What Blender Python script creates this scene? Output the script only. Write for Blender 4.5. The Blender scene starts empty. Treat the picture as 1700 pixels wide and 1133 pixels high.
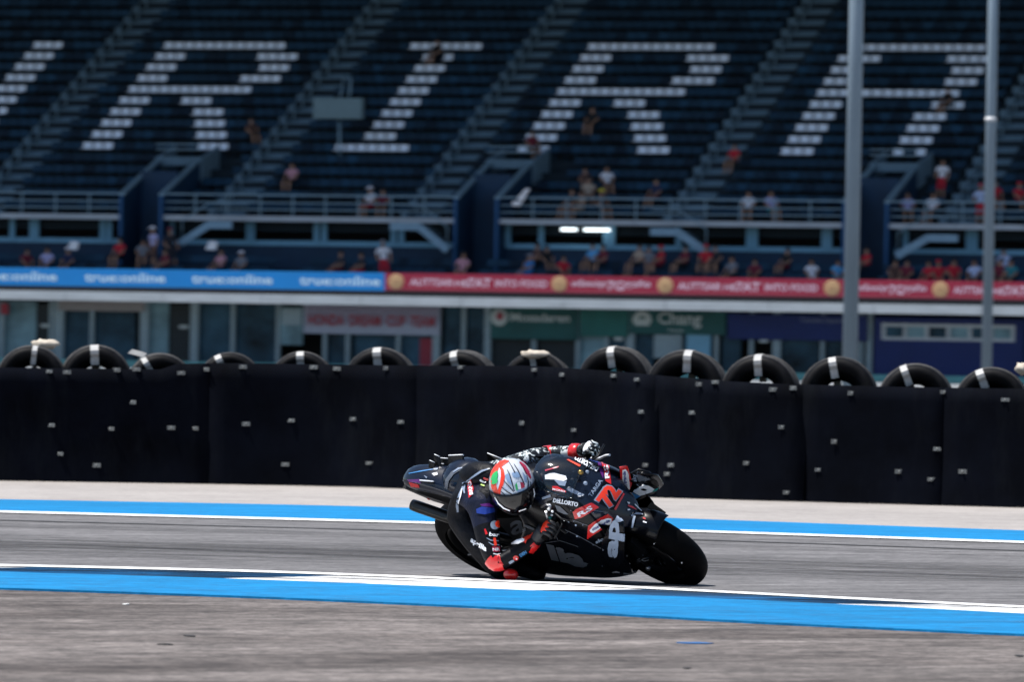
import bpy, bmesh, math, random
from mathutils import Vector, Matrix
from mathutils.bvhtree import BVHTree
random.seed(7)
R = math.radians
V = Vector
S = bpy.context.scene
COL = S.collection

# ------------------------------------------------------------------ camera, light, exposure
FPX = 11400.0                                   # focal length in units of 1/1700 of the frame width
CAMZ = 1.33
ROLL, PITCH = R(1.04), 13.8 / FPX
cd = bpy.data.cameras.new('camera'); cam = bpy.data.objects.new('camera', cd); COL.objects.link(cam)
S.camera = cam
_f = V((0, math.cos(PITCH), math.sin(PITCH))); _r0 = V((1, 0, 0)); _u0 = V((0, -math.sin(PITCH), math.cos(PITCH)))
CR = _r0 * math.cos(ROLL) + _u0 * math.sin(ROLL); CU = -_r0 * math.sin(ROLL) + _u0 * math.cos(ROLL); CF = _f
CO = V((0, 0, CAMZ))
mw = Matrix((( CR.x, CU.x, -CF.x, 0), (CR.y, CU.y, -CF.y, 0), (CR.z, CU.z, -CF.z, CAMZ), (0, 0, 0, 1)))
cam.matrix_world = mw
cd.sensor_width = 36; cd.lens = 36 * FPX / 1700; cd.clip_start = .5; cd.clip_end = 3000
cd.dof.use_dof = True; cd.dof.focus_distance = 41.2; cd.dof.aperture_fstop = 6.8; cd.dof.aperture_ratio = .75

SUN = V((-.92, -.16, 0)).normalized() * math.cos(R(69)) + V((0, 0, math.sin(R(69))))
w = bpy.data.worlds.new('World'); S.world = w; w.use_nodes = True
nt = w.node_tree; sky = nt.nodes.new('ShaderNodeTexSky'); sky.sky_type = 'NISHITA'; sky.sun_disc = False
sky.sun_elevation = R(69); sky.sun_rotation = math.atan2(SUN.x, SUN.y)
sky.air_density = 1.0; sky.dust_density = 1.0; sky.ozone_density = 2.2
bg = nt.nodes['Background']; nt.links.new(sky.outputs[0], bg.inputs[0]); bg.inputs[1].default_value = .095
sd = bpy.data.lights.new('sun', 'SUN'); sd.energy = 4.9; sd.angle = R(.55); sd.color = (1, .965, .92)
so = bpy.data.objects.new('sun', sd); COL.objects.link(so)
so.rotation_mode = 'QUATERNION'; so.rotation_quaternion = SUN.to_track_quat('Z', 'Y'); so.location = (0, 0, 60)
vs = S.view_settings
vs.view_transform = 'Standard'; vs.look = 'None'; vs.gamma = 1; vs.use_curve_mapping = False; vs.exposure = .35

# ------------------------------------------------------------------ camera geometry helpers (photo pixels -> real points)
def ray(px, py):
    return (CF + CR * ((px - 850) / FPX) - CU * ((py - 566.5) / FPX))
def ground(px, py, z=0.0):
    d = ray(px, py); t = (z - CAMZ) / d.z
    return CO + d * t
def at_depth(px, py, Y):
    d = ray(px, py); return CO + d * (Y / d.y)
def proj(p):
    q = V(p) - CO; k = q.dot(CF)
    return 850 + FPX * q.dot(CR) / k, 566.5 - FPX * q.dot(CU) / k

# ------------------------------------------------------------------ materials
MATS = {}
def mat(name, col, rough=.6, metal=0., coat=0., var=.12, scale=6., bump=0., spec=.5, emit=None, alpha=1., trans=0., stretch=None):
    if name in MATS: return MATS[name]
    m = bpy.data.materials.new(name); m.use_nodes = True; t = m.node_tree; b = t.nodes['Principled BSDF']
    tc = t.nodes.new('ShaderNodeTexCoord'); n = t.nodes.new('ShaderNodeTexNoise')
    n.inputs['Scale'].default_value = scale; n.inputs['Detail'].default_value = 5; n.inputs['Roughness'].default_value = .6
    if stretch:
        mp = t.nodes.new('ShaderNodeMapping'); mp.inputs['Scale'].default_value = stretch
        t.links.new(tc.outputs['Object'], mp.inputs[0]); t.links.new(mp.outputs[0], n.inputs['Vector'])
    else: t.links.new(tc.outputs['Object'], n.inputs['Vector'])
    mr = t.nodes.new('ShaderNodeMapRange'); mr.inputs['From Min'].default_value = .3; mr.inputs['From Max'].default_value = .7
    mr.inputs['To Min'].default_value = 1 - var; mr.inputs['To Max'].default_value = 1 + var
    t.links.new(n.outputs[0], mr.inputs[0])
    mx = t.nodes.new('ShaderNodeVectorMath'); mx.operation = 'SCALE'; mx.inputs[0].default_value = col[:3]
    t.links.new(mr.outputs[0], mx.inputs['Scale']); t.links.new(mx.outputs[0], b.inputs['Base Color'])
    b.inputs['Roughness'].default_value = rough; b.inputs['Metallic'].default_value = metal
    b.inputs['Coat Weight'].default_value = coat; b.inputs['Coat Roughness'].default_value = .06
    b.inputs['Specular IOR Level'].default_value = spec
    if trans: b.inputs['Transmission Weight'].default_value = trans
    if alpha < 1: b.inputs['Alpha'].default_value = alpha
    if bump:
        bp = t.nodes.new('ShaderNodeBump'); bp.inputs['Strength'].default_value = bump; bp.inputs['Distance'].default_value = .02
        t.links.new(n.outputs[0], bp.inputs['Height']); t.links.new(bp.outputs[0], b.inputs['Normal'])
    if emit:
        b.inputs['Emission Color'].default_value = (*emit[:3], 1); b.inputs['Emission Strength'].default_value = emit[3]
    MATS[name] = m
    return m

def ground_mat(name, col, var_big, grain, tint=None, crack=False, yaw=0.0, streak=.25):
    m = bpy.data.materials.new(name); m.use_nodes = True; t = m.node_tree; b = t.nodes['Principled BSDF']; L = t.links.new
    tc = t.nodes.new('ShaderNodeTexCoord')
    def noise(scale, stretch, detail=6, rough=.65):
        mp = t.nodes.new('ShaderNodeMapping'); mp.inputs['Rotation'].default_value = (0, 0, -yaw)
        mp.vector_type = 'TEXTURE'; mp.inputs['Scale'].default_value = (1 / stretch[0], 1 / stretch[1], 1)
        L(tc.outputs['Object'], mp.inputs[0]); n = t.nodes.new('ShaderNodeTexNoise')
        n.inputs['Scale'].default_value = scale; n.inputs['Detail'].default_value = detail; n.inputs['Roughness'].default_value = rough
        L(mp.outputs[0], n.inputs['Vector']); return n.outputs[0]
    def rng(s, lo, hi, a=.3, c=.7):
        r = t.nodes.new('ShaderNodeMapRange'); r.inputs['From Min'].default_value = a; r.inputs['From Max'].default_value = c
        r.inputs['To Min'].default_value = lo; r.inputs['To Max'].default_value = hi; L(s, r.inputs[0]); return r.outputs[0]
    def mul(a, c):
        x = t.nodes.new('ShaderNodeMath'); x.operation = 'MULTIPLY'; L(a, x.inputs[0]); L(c, x.inputs[1]); return x.outputs[0]
    g = noise(13, (1, 1), 6, .85); big = noise(.22, (1, 1), 4, .6); st = noise(1.0, (.18, 3.2), 5, .7); mid = noise(4.5, (.45, 1), 6, .8)
    f = mul(mul(rng(g, 1 - grain, 1 + grain), rng(big, 1 - var_big, 1 + var_big)), mul(rng(st, 1 - streak, 1 + streak * .6), rng(mid, 1 - grain * .9, 1 + grain * .9)))
    if crack:
        vo = t.nodes.new('ShaderNodeTexNoise'); vo.inputs['Scale'].default_value = .9; vo.inputs['Detail'].default_value = 9
        mp = t.nodes.new('ShaderNodeMapping'); mp.inputs['Scale'].default_value = (.5, 1.6, 1); mp.inputs['Location'].default_value = (4, 9, 0)
        L(tc.outputs['Object'], mp.inputs[0]); L(mp.outputs[0], vo.inputs['Vector'])
        f = mul(f, rng(vo.outputs[0], .35, 1, .31, .36))
    sc = t.nodes.new('ShaderNodeVectorMath'); sc.operation = 'SCALE'; sc.inputs[0].default_value = col
    L(f, sc.inputs['Scale']); out = sc.outputs[0]
    if tint:
        mx = t.nodes.new('ShaderNodeMix'); mx.data_type = 'RGBA'
        L(rng(noise(.5, (.5, 1.6)), 0, .75, .44, .62), mx.inputs[0]); L(out, mx.inputs[6])
        sc2 = t.nodes.new('ShaderNodeVectorMath'); sc2.operation = 'SCALE'; sc2.inputs[0].default_value = tint; L(f, sc2.inputs['Scale'])
        L(sc2.outputs[0], mx.inputs[7]); out = mx.outputs[2]
    L(out, b.inputs['Base Color']); b.inputs['Roughness'].default_value = .85; b.inputs['Specular IOR Level'].default_value = .25
    bp = t.nodes.new('ShaderNodeBump'); bp.inputs['Strength'].default_value = .35; bp.inputs['Distance'].default_value = .006
    L(g, bp.inputs['Height']); L(bp.outputs[0], b.inputs['Normal'])
    MATS[name] = m
    return m

# ------------------------------------------------------------------ mesh builder
class MB:
    def __init__(s): s.v = []; s.f = []; s.m = []; s.sm = []
    def add(s, vs, fs, mi=0, smooth=False):
        o = len(s.v); s.v += [V(p) for p in vs]
        for f in fs: s.f.append([o + i for i in f]); s.m.append(mi); s.sm.append(smooth)
        return s
    def box(s, c, size, ax=None, mi=0):
        c = V(c); h = [d / 2 for d in size]
        X, Y, Z = ax if ax else (V((1, 0, 0)), V((0, 1, 0)), V((0, 0, 1)))
        vs = [c + X * (h[0] * i) + Y * (h[1] * j) + Z * (h[2] * k) for i in (-1, 1) for j in (-1, 1) for k in (-1, 1)]
        return s.add(vs, [(0, 1, 3, 2), (4, 6, 7, 5), (0, 4, 5, 1), (2, 3, 7, 6), (0, 2, 6, 4), (1, 5, 7, 3)], mi)
    def hexa(s, a, b, mi=0):                      # two quads joined
        return s.add(list(a) + list(b), [(3, 2, 1, 0), (4, 5, 6, 7), (0, 1, 5, 4), (1, 2, 6, 5), (2, 3, 7, 6), (3, 0, 4, 7)], mi)
    def tube(s, pts, rad, seg=10, mi=0, flat=None, caps=True):
        pts = [V(p) for p in pts]; n = len(pts)
        if not hasattr(rad, '__len__'): rad = [rad] * n
        vs = []; prev = None
        for i, p in enumerate(pts):
            d = (pts[min(i + 1, n - 1)] - pts[max(i - 1, 0)]).normalized()
            if prev is None:
                a = d.cross(V((0, 0, 1)) if abs(d.z) < .9 else V((1, 0, 0))).normalized()
            else:
                a = (prev - d * prev.dot(d)).normalized()
            prev = a; b = d.cross(a)
            for k in range(seg):
                t = 2 * math.pi * k / seg
                vs.append(p + (a * math.cos(t) + b * math.sin(t) * (flat or 1)) * rad[i])
        fs = [(i * seg + k, i * seg + (k + 1) % seg, (i + 1) * seg + (k + 1) % seg, (i + 1) * seg + k) for i in range(n - 1) for k in range(seg)]
        o = len(s.v); s.add(vs, fs, mi, True)
        if caps:
            s.f.append([o + k for k in range(seg)][::-1]); s.m.append(mi); s.sm.append(False)
            s.f.append([o + (n - 1) * seg + k for k in range(seg)]); s.m.append(mi); s.sm.append(False)
        return s
    def lathe(s, c, axis, prof, seg=32, mi=0, a0=0, a1=2 * math.pi, up=None):   # prof: (radius, offset along axis)
        c = V(c); axis = V(axis).normalized(); u = V(up).normalized() if up else axis.orthogonal().normalized(); w_ = axis.cross(u)
        full = abs(a1 - a0 - 2 * math.pi) < 1e-6; ns = seg if full else seg + 1; n = len(prof)
        vs = [c + axis * h + (u * math.cos(a0 + (a1 - a0) * k / seg) + w_ * math.sin(a0 + (a1 - a0) * k / seg)) * r for k in range(ns) for r, h in prof]
        fs = []
        for k in range(seg):
            k2 = (k + 1) % ns
            for j in range(n - 1): fs.append((k * n + j, k * n + j + 1, k2 * n + j + 1, k2 * n + j))
        return s.add(vs, fs, mi, True)
    def ball(s, c, r, seg=12, rings=8, mi=0, ax=None):
        c = V(c); r = r if hasattr(r, '__len__') else (r, r, r)
        X, Y, Z = ax if ax else (V((1, 0, 0)), V((0, 1, 0)), V((0, 0, 1)))
        vs = []
        for i in range(rings + 1):
            a = math.pi * i / rings
            for k in range(seg):
                t = 2 * math.pi * k / seg
                vs.append(c + X * (r[0] * math.sin(a) * math.cos(t)) + Y * (r[1] * math.sin(a) * math.sin(t)) + Z * (r[2] * math.cos(a)))
        return s.add(vs, [(i * seg + k, (i + 1) * seg + k, (i + 1) * seg + (k + 1) % seg, i * seg + (k + 1) % seg) for i in range(rings) for k in range(seg)], mi, True)
    def mesh(s, name, mats):
        me = bpy.data.meshes.new(name); me.from_pydata(s.v, [], s.f)
        for m in (mats if isinstance(mats, (list, tuple)) else [mats]): me.materials.append(m)
        for i, p in enumerate(me.polygons): p.material_index = s.m[i]; p.use_smooth = s.sm[i]
        me.update(); return me
    def build(s, name, mats, parent=None, **kw):
        o = bpy.data.objects.new(name, s.mesh(name, mats)); COL.objects.link(o)
        if parent is not None: o.parent = parent
        for k, x in kw.items(): o[k] = x
        return o

def empty(name, loc=(0, 0, 0), mw=None, **kw):
    o = bpy.data.objects.new(name, None); COL.objects.link(o); o.empty_display_size = .2
    if mw is not None: o.matrix_world = mw
    else: o.matrix_world = Matrix.Translation(V(loc))
    for k, x in kw.items(): o[k] = x
    return o
def inst(name, me, parent=None, loc=None, **kw):
    o = bpy.data.objects.new(name, me); COL.objects.link(o)
    if parent is not None: o.parent = parent
    if loc is not None: o.location = loc
    for k, x in kw.items(): o[k] = x
    return o
def local(o_root, p): return o_root.matrix_world.inverted() @ V(p)

def text_geo(txt, thick=.0, shear=0, spacing=1.0):
    c = bpy.data.curves.new('t', 'FONT'); c.body = txt; c.offset = thick; c.resolution_u = 2; c.shear = shear; c.space_character = spacing
    o = bpy.data.objects.new('t', c); COL.objects.link(o)
    me = bpy.data.meshes.new_from_object(o.evaluated_get(bpy.context.evaluated_depsgraph_get()))
    bpy.data.objects.remove(o); bpy.data.curves.remove(c)
    xs = [v.co.x for v in me.vertices]; ys = [v.co.y for v in me.vertices]
    if not xs: return [], []
    x0, x1, y0, y1 = min(xs), max(xs), min(ys), max(ys)
    vs = [((v.co.x - x0) / (x1 - x0), (v.co.y - y0) / (y1 - y0)) for v in me.vertices]; fs = [list(p.vertices) for p in me.polygons]
    bpy.data.meshes.remove(me)
    return vs, fs

def flat_text(name, txt, o, ux, uz, wid, hei, m, parent, off, thick=.02, depth=.01):
    """lettering standing on a flat face: o lower left corner, ux along, uz up, off the outward normal"""
    vs, fs = text_geo(txt, thick)
    b = MB(); n = len(vs)
    P = [V(o) + ux * (x * wid) + uz * (y * hei) + off * depth for x, y in vs]
    b.add(P, fs)
    return b.build(name, m, parent)

# ------------------------------------------------------------------ ground, track, painted strips
def lerp_tab(tab, x):
    if x <= tab[0][0]: a, b = tab[0], tab[1]
    elif x >= tab[-1][0]: a, b = tab[-2], tab[-1]
    else:
        for a, b in zip(tab, tab[1:]):
            if a[0] <= x <= b[0]: break
    return a[1] + (b[1] - a[1]) * (x - a[0]) / (b[0] - a[0])
def smooth_tab(tab):
    xs = list(range(-100, 1801, 50)); ys = [lerp_tab(tab, x) for x in xs]
    for _ in range(14): ys = [ys[0]] + [(ys[i - 1] + 2 * ys[i] + ys[i + 1]) / 4 for i in range(1, len(ys) - 1)] + [ys[-1]]
    return list(zip(xs, ys))
T_band_top = smooth_tab([(0, 831), (650, 843), (1100, 862), (1700, 883)])
T_far_line = smooth_tab([(0, 851), (700, 869), (1140, 883), (1700, 902)])
T_near_line = smooth_tab([(0, 944), (425, 953.5), (850, 970), (1200, 989), (1700, 1014)])
T_kerb_mid = smooth_tab([(0, 957), (375, 967.5), (860, 987), (1395, 1011), (1700, 1027)])
T_kerb_low = smooth_tab([(0, 981.5), (425, 995.5), (850, 1015), (1275, 1040), (1700, 1059)])
T_wall = smooth_tab([(0, 798.5), (600, 808), (1100, 827), (1700, 843)])
def line_pts(tab, z=0.0, ext=42, dy=0.0, x0=-100, x1=1800, step=50):
    P = [ground(x, lerp_tab(tab, x) + dy, 0) for x in range(x0, x1 + 1, step)]
    P = [V((p.x, p.y, z)) for p in P]
    if ext:
        P = [P[0] + (P[0] - P[1]).normalized() * ext] + P + [P[-1] + (P[-1] - P[-2]).normalized() * ext]
    return P
def strip(name, A, B, m, **kw):
    b = MB(); n = min(len(A), len(B)); vs = A[:n] + B[:n]
    b.add(vs, [(i, i + 1, n + i + 1, n + i) for i in range(n - 1)])
    return b.build(name, m, **kw)
YAW = R(-28)
m_run = ground_mat('runoff_concrete', (.35, .325, .305), .12, .24, yaw=YAW, streak=.10)
m_track = ground_mat('track_asphalt', (.155, .150, .151), .12, .50, yaw=YAW, streak=.30)
m_apron = ground_mat('apron_asphalt', (.168, .148, .137), .30, .85, tint=(.056, .046, .041), crack=True, yaw=YAW, streak=.20)
m_road = ground_mat('service_road_asphalt', (.12, .12, .12), .1, .15)
m_blue = ground_mat('blue_kerb_paint', (.003, .19, .43), .12, .22, yaw=YAW, streak=.22)
m_blue2 = ground_mat('scuffed_blue_kerb_paint', (.001, .10, .26), .25, .35, tint=(.003, .012, .03), yaw=YAW, streak=.9)
m_white = ground_mat('white_line_paint', (.80, .80, .79), .04, .07, yaw=YAW, streak=.06)
b = MB(); b.add([(-700, -300, -.004), (700, -300, -.004), (700, 1500, -.004), (-700, 1500, -.004)], [(0, 1, 2, 3)]); b.build('ground', m_run, kind='structure')
def flat_z(P, z): return [V((p.x, p.y, z)) for p in P]
far = line_pts(T_far_line, .004); near = line_pts(T_near_line, .004)
strip('track', far, near, m_track, kind='structure')
strip('painted_band', line_pts(T_band_top, .008), line_pts(T_far_line, .008), m_blue, kind='structure')
strip('far_edge_line', line_pts(T_far_line, .012, dy=-.3), line_pts(T_far_line, .012, dy=3.0), m_white, kind='structure')
strip('near_edge_line', line_pts(T_near_line, .020, dy=-1.3), line_pts(T_near_line, .020, dy=2.0), m_white, kind='structure')
strip('track_seam', line_pts(T_far_line, .0075, dy=14.2), line_pts(T_far_line, .0075, dy=15.4), mat('seam_sealer', (.035, .035, .035), .8), kind='structure')
low = line_pts(T_kerb_low, .004)
nearcam = [V((p.x * 1.0, p.y - 75, .004)) for p in low]
strip('apron', low, nearcam, m_apron, kind='structure')
# service road behind the wall
b = MB(); b.add([(-160, 75, .004), (160, 75, .004), (160, 330, .004), (-160, 330, .004)], [(0, 1, 2, 3)]); b.build('service_road', m_road, kind='structure')

# kerb: lower smooth blue slope and an upper strip of alternating blocks
SH = 215
kerb = empty('kerb', kind='structure')
def kerb_piece(name, tabA, tabB, x0, x1, sA, sB, zA, zB, m, thick_edge=False, n=14):
    b = MB(); A = []; B = []
    for i in range(n + 1):
        x = x0 + (x1 - x0) * i / n
        A.append(ground(x + sA, lerp_tab(tabA, x + sA), zA * .0)); B.append(ground(x + sB, lerp_tab(tabB, x + sB), 0))
    A = flat_z(A, zA); B = flat_z(B, zB); k = n + 1
    vs = A + B; fs = [(i, i + 1, k + i + 1, k + i) for i in range(n)]
    if thick_edge:
        C = flat_z(B, 0.0); vs += C; fs += [(k + i, k + i + 1, 2 * k + i + 1, 2 * k + i) for i in range(n)]
    b.add(vs, fs); return b.build(name, m, kerb)
for x in range(-2105, 3000, 410):
    kerb_piece('kerb_slope', T_kerb_mid, T_kerb_low, x, x + 410, 0, -SH, .024, .016, m_blue, True, 10)
for i, x in enumerate(range(375 - 6 * 1015 // 2, 3200, 507)):
    white = (i % 2 == 0)
    kerb_piece('kerb_block', T_near_line, T_kerb_mid, x, x + 507, SH, 0, .0135, .024, m_white if white else m_blue2)
def wear_mat(name, col, lo, hi, amax, scale, stretch):
    m = bpy.data.materials.new(name); m.use_nodes = True; t = m.node_tree; b = t.nodes['Principled BSDF']; L = t.links.new
    tc = t.nodes.new('ShaderNodeTexCoord'); mp = t.nodes.new('ShaderNodeMapping'); mp.vector_type = 'TEXTURE'; mp.inputs['Rotation'].default_value = (0, 0, YAW); mp.inputs['Scale'].default_value = (stretch[0], stretch[1], 1)
    n = t.nodes.new('ShaderNodeTexNoise'); n.inputs['Scale'].default_value = scale; n.inputs['Detail'].default_value = 8; n.inputs['Roughness'].default_value = .7
    r = t.nodes.new('ShaderNodeMapRange'); r.inputs['From Min'].default_value = lo; r.inputs['From Max'].default_value = hi; r.inputs['To Max'].default_value = amax
    L(tc.outputs['Object'], mp.inputs[0]); L(mp.outputs[0], n.inputs['Vector']); L(n.outputs[0], r.inputs[0]); L(r.outputs[0], b.inputs['Alpha'])
    b.inputs['Base Color'].default_value = (*col, 1); b.inputs['Roughness'].default_value = .8; b.inputs['Specular IOR Level'].default_value = .15
    return m
m_rub = wear_mat('rubber_film', (.022, .022, .024), .35, .75, .30, 1.2, (4, .5))
for i, (d0, d1) in enumerate(((38, 72), (44, 66), (49, 61), (20, 27))):
    strip('rubber_line', line_pts(T_far_line, .0052 + i * .0006, dy=d0), line_pts(T_far_line, .0052 + i * .0006, dy=d1), m_rub, kind='stuff')
m_scuff = wear_mat('kerb_rubber_scuff', (.004, .008, .016), .47, .60, .93, 1.6, (2.6, .22))
m_scuff2 = wear_mat('kerb_dust', (.10, .11, .12), .52, .78, .5, 3.0, (1.4, .3))
for x in range(-2100, 3000, 300):
    kerb_piece('tyre_scuff', T_near_line, T_kerb_mid, x, x + 300, SH, 0, .0175, .028, m_scuff if not 470 <= x < 1000 and not x >= 1500 else m_scuff2)
    kerb_piece('tyre_scuff', T_kerb_mid, T_kerb_low, x, x + 300, 0, -SH, .0285, .0205, m_scuff2)
# loose flecks of paint and rubber on the apron
mm = [mat('fleck_dark', (.02, .02, .02), .9), mat('fleck_pale', (.6, .6, .58), .9), mat('fleck_blue', (.02, .15, .4), .9)]
def fleck(px, py, wpx, hpx, mi, name='paint_fleck'):
    b = MB(); k = 9; c = ground(px, py); s = (ground(px + 1, py) - c).length; dd = abs((ground(px, py + 1) - c).length)
    pts = []
    for i in range(k):
        t = 2 * math.pi * i / k; rr = random.uniform(.6, 1.1)
        pts.append((c.x + math.cos(t) * wpx / 2 * s * rr, c.y + math.sin(t) * hpx / 2 * dd * rr, .0085))
    b.add(pts + [(p[0], p[1], .0045) for p in pts], [tuple(range(k))] + [(i, (i + 1) % k, (i + 1) % k + k, i + k) for i in range(k)])
    b.build(name, mm[mi], kind='stuff', label={0: 'dark rubber scrap lying on the grey apron', 1: 'white paint fleck on the grey apron', 2: 'thin blue paint smear on the grey apron'}[mi])
fleck(209, 1006, 14, 2.2, 1); fleck(315, 1059, 22, 2.4, 0, 'rubber_scrap'); fleck(1155, 1071, 60, 2.2, 2, 'paint_smear'); fleck(1140, 1113, 14, 2, 0, 'rubber_scrap'); fleck(1692, 1092, 16, 3, 0, 'rubber_scrap'); fleck(275, 1073, 26, 1.4, 0, 'rubber_scrap')

# ------------------------------------------------------------------ tyre barrier wrapped in black rubber belting
WZ = [(-100, 1.07), (0, 1.07), (200, 1.075), (282, 1.08), (284, 1.135), (380, 1.15), (600, 1.155), (760, 1.165), (860, 1.18), (920, 1.17), (1000, 1.15), (1130, 1.10), (1200, 1.075), (1300, 1.06), (1500, 1.055), (1700, 1.06), (1800, 1.06)]
def wall_pt(px):
    if px < -100: a = wall_pt(-100); d = (a - wall_pt(-50)).normalized(); return a + d * ((-100 - px) / 180)
    if px > 1800: a = wall_pt(1800); d = (a - wall_pt(1750)).normalized(); return a + d * ((px - 1800) / 180)
    return ground(px, lerp_tab(T_wall, px))
m_belt = mat('black_rubber_belt', (.0018, .0026, .0055), .85, var=.5, scale=1.6, bump=.35, spec=.04)
m_bolt = mat('zinc_washer', (.17, .18, .18), .45, metal=.3, var=.2, scale=20)
m_conc = mat('barrier_concrete', (.28, .28, .28), .9, var=.2, scale=4)
_bt = m_belt.node_tree; _bb = _bt.nodes['Principled BSDF']; _src = _bb.inputs['Base Color'].links[0].from_socket
_tc = _bt.nodes.new('ShaderNodeTexCoord'); _mp = _bt.nodes.new('ShaderNodeMapping'); _mp.inputs['Scale'].default_value = (2.2, 2.2, .5); _nn = _bt.nodes.new('ShaderNodeTexNoise'); _nn.inputs['Scale'].default_value = 1.3; _nn.inputs['Detail'].default_value = 8; _nn.inputs['Roughness'].default_value = .7
_mr = _bt.nodes.new('ShaderNodeMapRange'); _mr.inputs['From Min'].default_value = .5; _mr.inputs['From Max'].default_value = .78; _mr.inputs['To Max'].default_value = .55
_mx = _bt.nodes.new('ShaderNodeMix'); _mx.data_type = 'RGBA'; _mx.inputs[7].default_value = (.009, .011, .014, 1)
_L = _bt.links.new; _L(_tc.outputs['Object'], _mp.inputs[0]); _L(_mp.outputs[0], _nn.inputs['Vector']); _L(_nn.outputs[0], _mr.inputs[0]); _L(_mr.outputs[0], _mx.inputs[0]); _L(_src, _mx.inputs[6]); _L(_mx.outputs[2], _bb.inputs['Base Color'])
barrier = empty('tyre_barrier', wall_pt(850), label='long black rubber-belted tyre wall with bright bolts along the far run-off', category='barrier')
seams = [-4200, -2400, -1000, -420, -30, 345, 690, 1085, 1330, 1565, 1990, 2700, 4000, 5800]
belts = []
iv = barrier.matrix_world.inverted()
for i, (xa, xb) in enumerate(zip(seams, seams[1:])):
    b = MB(); dep = .008 * (i % 2); nx = max(6, int((xb - xa) / 28)) if xb - xa < 600 else 10; nz = 8
    g = []
    rnd = random.Random(i * 3 + 1); ph = rnd.uniform(0, 6)
    cols = []
    for k in range(nx + 1):
        x = xa + (xb + 6 - xa) * k / nx; p = wall_pt(x); q = wall_pt(x + 20); t = (q - p).normalized(); nrm = V((t.y, -t.x, 0))
        zt = lerp_tab(WZ, min(max(x, -100), 1800))
        col = []
        for j in range(nz + 1):
            z = zt * j / nz; wob = .012 * math.sin(x * .021 + ph + z * 2) + .008 * math.sin(x * .067 + z * 5) + (.03 * (1 - z) ** 4 if j < 3 else 0)
            col.append(p + nrm * (dep + wob) + V((0, 0, z + (0 if j else .004))))
        cols.append((col, nrm))
    W = nz + 1
    vs = [iv @ c for col, nn in cols for c in col] + [iv @ (c - nn * .03) for col, nn in cols for c in col]
    off = len(cols) * W
    fs = [(k * W + j, (k + 1) * W + j, (k + 1) * W + j + 1, k * W + j + 1) for k in range(nx) for j in range(nz)]
    fs += [(off + k * W + j + 1, off + (k + 1) * W + j + 1, off + (k + 1) * W + j, off + k * W + j) for k in range(nx) for j in range(nz)]
    fs += [(k * W + nz, (k + 1) * W + nz, off + (k + 1) * W + nz, off + k * W + nz) for k in range(nx)]
    fs += [(j, j + 1, off + j + 1, off + j) for j in range(nz)] + [(nx * W + j + 1, nx * W + j, off + nx * W + j, off + nx * W + j + 1) for j in range(nz)]
    b.add(vs, fs, 0, True)
    belts.append((xa, xb, b.build('belt_panel', m_belt, barrier)))
bolts = [(x / 2.833, 550 + y / 2.833) for x, y in [(228,190),(315,193),(548,183),(642,180),(852,197),(967,180),(1143,168),(1475,170),(1585,177),(622,335),(240,443),(520,460),(805,455),(915,458),(1157,437),(1368,421),(1665,414),(280,578),(455,632),(1342,628)]]
bolts += [(550 + x / 2.833, 550 + y / 2.833) for x, y in [(27,177),(262,160),(613,170),(960,182),(1092,205),(1333,210),(1443,228),(105,415),(330,428),(903,433),(1147,466),(1462,380),(180,622),(1483,631),(1583,673)]]
bolts += [(1100 + x / 2.833, 550 + y / 2.833) for x, y in [(175,250),(250,240),(520,275),(618,268),(890,292),(1325,287),(1612,323),(143,384),(563,452),(812,520),(1293,555),(43,631),(398,622),(735,653),(1112,661),(1265,698),(1411,661),(25,673),(585,760)]]
bm_ = MB(); bm_.lathe((0, 0, 0), (0, -1, 0), [(0, .020), (.010, .020), (.012, .008)], 8); bm_.box((0, -.001, 0), (.074, .012, .036))
bolt_me = bm_.mesh('bolt', m_bolt)
DG = bpy.context.evaluated_depsgraph_get()
def bvh_world(objs):
    vs = []; fs = []
    bpy.context.view_layer.update(); dg = bpy.context.evaluated_depsgraph_get()
    for o in objs:
        e = o.evaluated_get(dg); me = e.to_mesh(); k = len(vs); M = o.matrix_world
        vs += [M @ v.co for v in me.vertices]; fs += [[k + i for i in p.vertices] for p in me.polygons]; e.to_mesh_clear()
    return BVHTree.FromPolygons(vs, fs)
bvh = bvh_world([x[2] for x in belts])
for (px, py) in bolts:
    d = ray(px, py); h = bvh.ray_cast(CO, d, 200)
    if h[0] is None: h = bvh.ray_cast(CO, ray(px, py + 5), 200)
    if h[0] is None: continue
    pan = [x[2] for x in belts if x[0] <= px <= x[1]][0]
    o = inst('bolt', bolt_me, pan, iv @ h[0])
    o.rotation_euler = (random.uniform(-.1, .1), 0, random.uniform(-.35, .1)); o.scale = (1.0, 1, .9 + random.random() * .25)
# concrete blocks behind the belt carry the upright tyres
m_conc2 = m_conc
def wall_frame(px, back=0.0):
    p = wall_pt(px); q = wall_pt(px + 20); t = (q - p).normalized(); n = V((-t.y, t.x, 0)); return p + n * back, t, n
block = empty('concrete_barrier', wall_pt(850) + V((0, .6, 0)), label='low concrete barrier standing behind the black belting under the tyres', category='barrier')
for i in range(-9, 26):
    x = i * 118; p, t, n = wall_frame(x + 57, .50)
    MB().box(p + V((0, 0, .305)) - block.location, (.62, .46, .61), (t, n, V((0, 0, 1)))).build('concrete_block', m_conc, block)

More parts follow.
